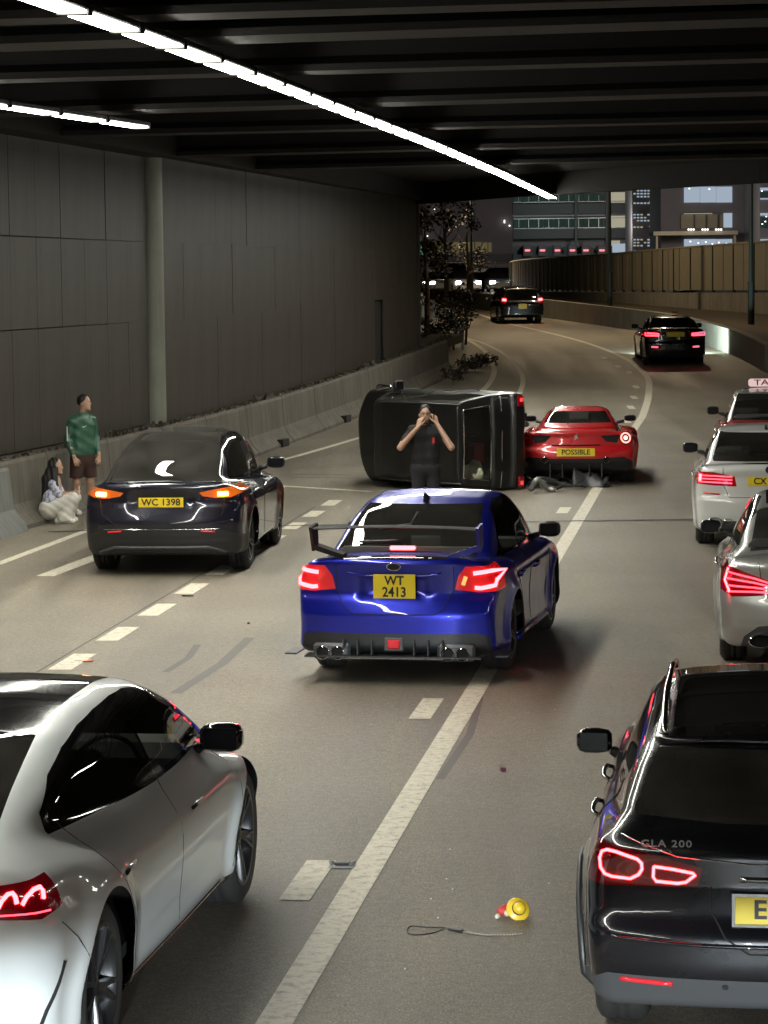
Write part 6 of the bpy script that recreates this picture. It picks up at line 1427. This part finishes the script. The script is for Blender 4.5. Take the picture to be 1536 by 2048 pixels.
m, t, o_ = nt('floral_top'); p_ = pbsdf(t, Roughness=.8); tc = t.nodes.new('ShaderNodeTexCoord'); vo = N(t, 'ShaderNodeTexNoise', Scale=30.0, Detail=2.0); cr = t.nodes.new('ShaderNodeValToRGB'); cr.color_ramp.elements[0].color = (.16, .19, .36, 1); cr.color_ramp.elements[1].color = (.55, .56, .60, 1); cr.color_ramp.elements[0].position = .42; cr.color_ramp.elements[1].position = .55
t.links.new(tc.outputs['Object'], vo.inputs['Vector']); t.links.new(vo.outputs['Fac'], cr.inputs[0]); t.links.new(cr.outputs[0], p_.inputs['Base Color']); t.links.new(p_.outputs[0], o_.inputs[0])
body_mesh('blouse', lambda P: smax(ft2(P), P[:, 2] - .655, .01), (-.36, -.32, .12), (.25, .34, .72), .012, m, e)
lg = []
for y in (-.12, .13):
    lg += [((-.12, y * .8, .22), (.22, y, .36), .115, .085, .04), ((.22, y, .36), (.10, y, .09), .085, .10, .03), ((.10, y, .09), (.12, y, .07), .11, .10, .02)]
fl_ = capsdf(lg + [((-.13, -.05, .20), (-.13, .07, .20), .15, .15, .05)], .09)
body_mesh('wide_trousers', lambda P: smax(fl_(P), .035 - P[:, 2], .01) + .003 * np.sin(P[:, 0] * 40 + P[:, 1] * 30 + P[:, 2] * 60), (-.38, -.36, .0), (.42, .38, .52), .013, M_WTR, e)
def longhair(P):
    q = hl(P); cap = ell(q, (0, .022, .036), (.088, .102, .102)); cap = smax(cap, -(q[:, 1] + .05 - .9 * np.maximum(.06 - q[:, 2], 0)), .012)
    fall = capsdf([((-.06, .01, .84), (-.12, -.03, .62), .075, .10), ((-.12, -.03, .62), (-.19, -.05, .34), .10, .05), ((-.03, -.08, .78), (-.02, -.13, .55), .045, .04), ((-.02, -.13, .55), (.01, -.14, .36), .04, .02)], .04)(P)
    return smin(cap, smax(fall, -hf(P) - .01, .01), .02) + .004 * np.sin(P[:, 0] * 110 + P[:, 1] * 60)
body_mesh('long_hair', longhair, (-.34, -.24, .26), (.14, .18, .96), .010, M_HAIR, e)
for y in (-.12, .13): body_mesh('shoe', capsdf([((.0, y, .045), (.22, y * 1.1 - .02, .035), .05, .038, .02)]), (-.2, -.3, 0), (.4, .3, .12), .012, M_SHOE, e)
o = MB().box((.30, -.01, .45), (.012, .075, .15), bev=.005).build('phone', M_SHOE); o.location = (-4.62, 37.5, gz(37.5)); tag(o, 'pale phone in the hands of the crouching woman', 'phone')
# ================================================================== debris and small things
x, y = gp(1032, 1838)
e = tag(empty('trinket', (x, y, 0)), 'small yellow and red plastic trinket lying on the road beside its cord', 'trinket')
M_YEL = simple('yellow_plastic', (.75, .50, .03), .35, coat=.5, noise=.15, nscale=40); M_TRED = simple('red_plastic', (.50, .05, .05), .4); M_CRM = simple('cream_plastic', (.62, .58, .42), .5)
Mh = Matrix.Translation((0.012, -.01, .052)) @ Matrix.Rotation(math.radians(58), 4, 'X') @ Matrix.Rotation(math.radians(14), 4, 'Y') @ Matrix.Scale(1.12, 4)
MB().lathe([(0, .042), (.018, .039), (.028, .028), (.031, .010), (.034, .006), (.052, .002), (.058, -.004), (.055, -.008), (.0, -.010)], 32, Mh).build('yellow_disc', M_YEL, e, True)
MB().lathe([(.0318, .006), (.0335, .008), (.0328, .014), (.0305, .016)], 32, Mh).build('dark_band', M_BLACK, e, True)
V, Nn, T = net(capsdf([((-.05, .02, .03), (-.075, .03, .034), .024, .022), ((-.075, .03, .034), (-.055, .045, .05), .02, .018)], .015), (-.13, -.05, .0), (.02, .1, .1), .006); emitmesh('red_piece', V, Nn, T, M_TRED, e)
V, Nn, T = net(capsdf([((-.03, .01, .035), (-.045, .005, .028), .02, .018), ((-.095, .0, .015), (-.10, -.015, .014), .014, .013)], .01), (-.13, -.05, .0), (.02, .06, .07), .006); emitmesh('cream_piece', V, Nn, T, M_CRM, e)
P = [gp(*q) for q in ((1050, 1868), (1020, 1873), (985, 1873), (960, 1871), (935, 1868), (920, 1865))]
e2 = tag(empty('phone_strap', (P[3][0], P[3][1], 0)), 'black strap with silver chain lying beside the yellow trinket', 'cord'); bpy.context.view_layer.update()
b = MB()
pts = curve_pts([(a, b_, .006) for a, b_ in P], 6)
for i, p in enumerate(pts[2:]): b.box(p, (.014, .009, .006), i * 1.3, bev=.002)
ch(b.build('chain', simple('chain_metal', (.42, .42, .40), .3, .85)), e2)['kind'] = 'stuff'
a = gp(897, 1862); b_ = gp(925, 1867); ch(MB().tube([(a[0], a[1], .007), (b_[0], b_[1], .007)], [.006, .011], 8).build('strap_clasp', M_BLACK), e2)
lp = [gp(*q) for q in ((898, 1862), (888, 1858), (850, 1857), (822, 1855), (814, 1862), (818, 1869), (840, 1871), (868, 1868), (888, 1859))]
ch(MB().tube(curve_pts([(a, b_, .004) for a, b_ in lp], 6), .0032, 6).build('strap_loop', M_BLACK), e2)
# reflective road stud of the lane line
x, y = gp(684, 1734); e = tag(empty('road_stud', (x, y, 0), math.radians(-5)), 'broken metal road stud between the lane dash and the solid line', 'road stud')
MB().box((0, 0, .006), (.15, .10, .010), bev=.005).build('base_plate', M_STEEL, e); MB().box((0, 0, .022), (.09, .045, .014), bev=.005).build('rubber_insert', M_BLACK, e)
for sg in (-1, 1): MB().tube([(sg * .055, -.02, .012), (sg * .07, .02, .024), (sg * .05, .045, .012)], .010, 6).build('stud_lug', M_STEEL, e)
def scrap(px, py, name, lab, mat, s=.05, h=.015, seed=0, n=6):
    rr = random.Random(seed); x, y = gp(px, py); pts = [(math.cos(k / n * 6.28) * s * rr.uniform(.5, 1.2), math.sin(k / n * 6.28) * s * rr.uniform(.4, 1)) for k in range(n)]
    b = MB(); b.prism(pts, .003, h); o = b.build(name, mat); o.location = (x, y, gz(y)); o.rotation_euler = (rr.uniform(-.1, .1), rr.uniform(-.1, .1), 0); tag(o, lab, 'debris')
scrap(1006, 1543, 'broken_shard', 'dark shard of plastic with red edge between the blue saloon and the trinket', simple('shard', (.10, .02, .04), .3), .035, .03, 3)
scrap(174, 1324, 'orange_wrapper', 'flattened orange wrapper lying on the lane dash at the left', simple('orange_wrapper', (.62, .20, .08), .4), .06, .012, 5)
scrap(160, 1322, 'pale_scrap', 'thin pale scrap lying next to the orange wrapper', M_SHOE, .045, .008, 8)
scrap(374, 1193, 'black_fragment', 'flat black fragment between two short lane dashes', M_BLACK, .09, .012, 11)
scrap(497, 1249, 'small_black_bit', 'tiny black bit on the road left of the blue saloon', M_BLACK, .02, .02, 13)
for i, (px, py) in enumerate(((862, 1800), (905, 1780), (893, 1760), (876, 1838), (1098, 1768), (560, 1560), (742, 1450), (810, 1940), (1110, 1420), (900, 1220 + 480))):
    x, y = gp(px, py); o = MB().box((0, 0, .004), (.010, .007, .006), i, bev=.002).build('glass_crumb', M_SHOE); o.location = (x, y, 0); tag(o, 'pale crumb of broken glass scattered on the asphalt', 'debris', 'glass crumbs on the road')
# wreckage under the sports car
def junk(name, label, pts, r, mat, cat='debris'):
    o = MB().tube(curve_pts(pts, 5), r, 7).build(name, mat, None, True); tag(o, label, cat); return o
M_AERO = simple('scuffed_grey', (.035, .037, .040), .4, noise=.5, nscale=18)
x, y = gp(1165, 978)
b = MB(); V = []; rr = random.Random(2); nx, ny = 16, 7
for j in range(ny):
    for i in range(nx):
        u, v = i / (nx - 1), j / (ny - 1); V.append((x - .15 + .60 * u + .06 * v, y + .35 + .30 * v - .15 * u, .02 + .30 * v * (1 - .75 * u) + .035 * math.sin(9 * u + 3 * v) + rr.uniform(-.018, .018)))
F = [(j * nx + i, j * nx + i + 1, (j + 1) * nx + i + 1, (j + 1) * nx + i) for j in range(ny - 1) for i in range(nx - 1)]
o = b.add(V, F).build('torn_bumper_piece', M_AERO, None, True); sm = o.modifiers.new('solid', 'SOLIDIFY'); sm.thickness = .012; tag(o, 'torn grey bumper piece hanging under the red sports car', 'debris')
for i, (px, py, l, lab) in enumerate(((1075, 962, .5, 'crumpled dark undertray piece beside the overturned vehicle'), (1100, 975, .7, 'long bent strip of trim lying below the sports car plate'), (1130, 968, .35, 'short twisted bracket under the middle of the sports car'), (1085, 985, .4, 'scuffed sliver nearest the rear of the overturned vehicle'), (1060, 950, .3, 'lump of black wreckage wedged between the two crashed vehicles'))):
    x, y = gp(px, py); junk('wreckage', lab, [(x - l / 2, y, .04), (x - l / 5, y - .05, .12 + .03 * i), (x + l / 5, y + .03, .07), (x + l / 2, y - .03, .03)], [.03, .05, .04, .05, .06, .05, .04, .05, .06, .05, .04, .04, .04, .05, .03, .02][:16], [M_BLACK, M_AERO, M_BLACK, M_STEEL, M_BLACK][i])
# bag and box inside the overturned vehicle
q = inveh(-.50, -.42, 1.28); V, Nn, T = net(capsdf([((0, 0, 0), (.05, .02, .12), .16, .10), ((-.06, 0, -.02), (.08, 0, 0), .12, .12)], .05), (-.3, -.3, -.22), (.3, .3, .32), .02)
o = emitmesh('plastic_bag', V + .012 * np.sin(V[:, [1, 2, 0]] * 60), Nn, T, simple('bag_plastic', (.55, .55, .42), .3, noise=.4, nscale=12)); o.location = (q.x, q.y, .30); tag(o, 'pale plastic bag pressed behind the rear glass of the overturned vehicle', 'bag')
q = inveh(-.2, -.35, 1.1); o = MB().box((0, 0, 0), (.22, .2, .3), .4, bev=.03).build('red_box', simple('red_box', (.30, .02, .03), .5)); o.location = (q.x, q.y, .62); tag(o, 'red box inside the overturned vehicle above the bag', 'box')

# ================================================================== cars on the opposite lanes, far off
def far_car(name, px, Y, H, W, mat, lab, zoff=2.62, rear=False, lights=None, yaw=0, L=4.2):
    x = (px - 768) / F_PX * Y; e = tag(empty(name, (x, Y, zoff), yaw), lab, 'car'); hw = W / 2
    def loft(secs):
        V = []; m = len(secs[0][1]); 
        for y, pts in secs:
            for a, z in pts: V.append((a, y, z))
        F = [(i * m + j, i * m + (j + 1) % m, (i + 1) * m + (j + 1) % m, (i + 1) * m + j) for i in range(len(secs) - 1) for j in range(m)] + [tuple(range(m))[::-1], tuple(range((len(secs) - 1) * m, len(secs) * m))]
        return V, F
    def sec(w, z0, z1, t=.85): return [(-w, z0), (-w, z0 + (z1 - z0) * .7), (-w * t, z1), (w * t, z1), (w, z0 + (z1 - z0) * .7), (w, z0)]
    b = MB(); b.add(*loft([(-L / 2, sec(hw * .86, .3, .62)), (-L / 2 + .25, sec(hw, .22, .72)), (-L * .2, sec(hw, .2, .92)), (L * .32, sec(hw, .2, .95)), (L / 2, sec(hw * .9, .3, .85))])); b.build('body', mat, e, 40)
    b = MB(); b.add(*loft([(-L * .24, sec(hw * .9, .85, .92, .8)), (-L * .08, sec(hw * .85, .85, H, .75)), (L * .22, sec(hw * .85, .85, H - .02, .75)), (L * .36, sec(hw * .88, .85, .95, .8))])); b.build('cabin', M_GLOSS, e, 40)
    for sx in (-1, 1):
        for sy in (-1, 1): MB().lathe([(0, -.1), (.3, -.1), (.32, 0), (.3, .1), (0, .1)], 16, Matrix.Translation((sx * (hw - .08), sy * L * .31, .32)) @ Matrix.Rotation(math.pi / 2, 4, 'Y')).build('wheel', M_TYRE, e)
        if lights: MB().box((sx * hw * .72, -L / 2 + .05, .65), (.34, .12, .22), bev=.05).build('headlight' if not rear else 'tail_light', lights, e)
    return e
E_HEAD = emit('headlight_on', (.88, .92, 1), 60); E_TL = emit('far_tail_light', (1, .07, .06), 9)
far_car('silver_suv', 1001, 176, 1.62, 1.85, P_SILV, 'silver car with bright white headlights approaching on the far lanes', lights=E_HEAD, yaw=.1)
far_car('dark_hatchback', 957, 178, 1.35, 1.8, P_BLACK, 'dark low car waiting left of the silver car with headlights', yaw=.5)
far_car('red_tail_car', 916, 205, 1.4, 1.8, P_BLACK, 'dark car with red tail lights farthest away under the rails', zoff=3.35, rear=True, lights=E_TL)
far_car('glaring_car', 903, 185, 1.4, 1.8, P_WHT2, 'pale car with one glaring headlight between the trees', lights=emit('glare_head', (1, .82, .66), 70), yaw=-.1)
far_car('waiting_car', 930, 172, 1.45, 1.8, P_WHT2, 'white car with twin white headlights right of the glaring one', zoff=2.62, lights=E_HEAD, yaw=.15)
far_car('second_queue_car', 888, 182, 1.4, 1.8, P_SILV, 'grey car with warm headlights left of the glaring one', zoff=2.62, lights=emit('warm_head', (1, .88, .7), 40))
far_car('queue_car', 872, 190, 1.4, 1.8, P_SILV, 'car mostly hidden by foliage at the left end of the far queue', lights=emit('dim_head', (1, .85, .6), 10))
# broken pieces scattered from the collision, dark and low against both vehicles
rr = random.Random(77)
for i in range(26):
    px, py = rr.uniform(1045, 1215), rr.uniform(945, 984) ; x, y = gp(px, py); n = rr.randint(5, 8); s = rr.uniform(.04, .13)
    pts = [(math.cos(k / n * 6.28) * s * rr.uniform(.4, 1.3), math.sin(k / n * 6.28) * s * rr.uniform(.3, 1)) for k in range(n)]
    o = MB().prism(pts, -.012, .012).build('broken_piece', rr.choice([M_BLACK, M_AERO, M_AERO, M_BLACK, M_STEEL])); o.location = (x, y, .05 + rr.uniform(0, .12)); o.rotation_euler = (rr.uniform(-1.2, 1.2), rr.uniform(-1.2, 1.2), rr.uniform(0, 6))
    tag(o, 'dark broken fragment in the heap between the overturned vehicle and the red sports car', 'debris', 'fragments of the collision')
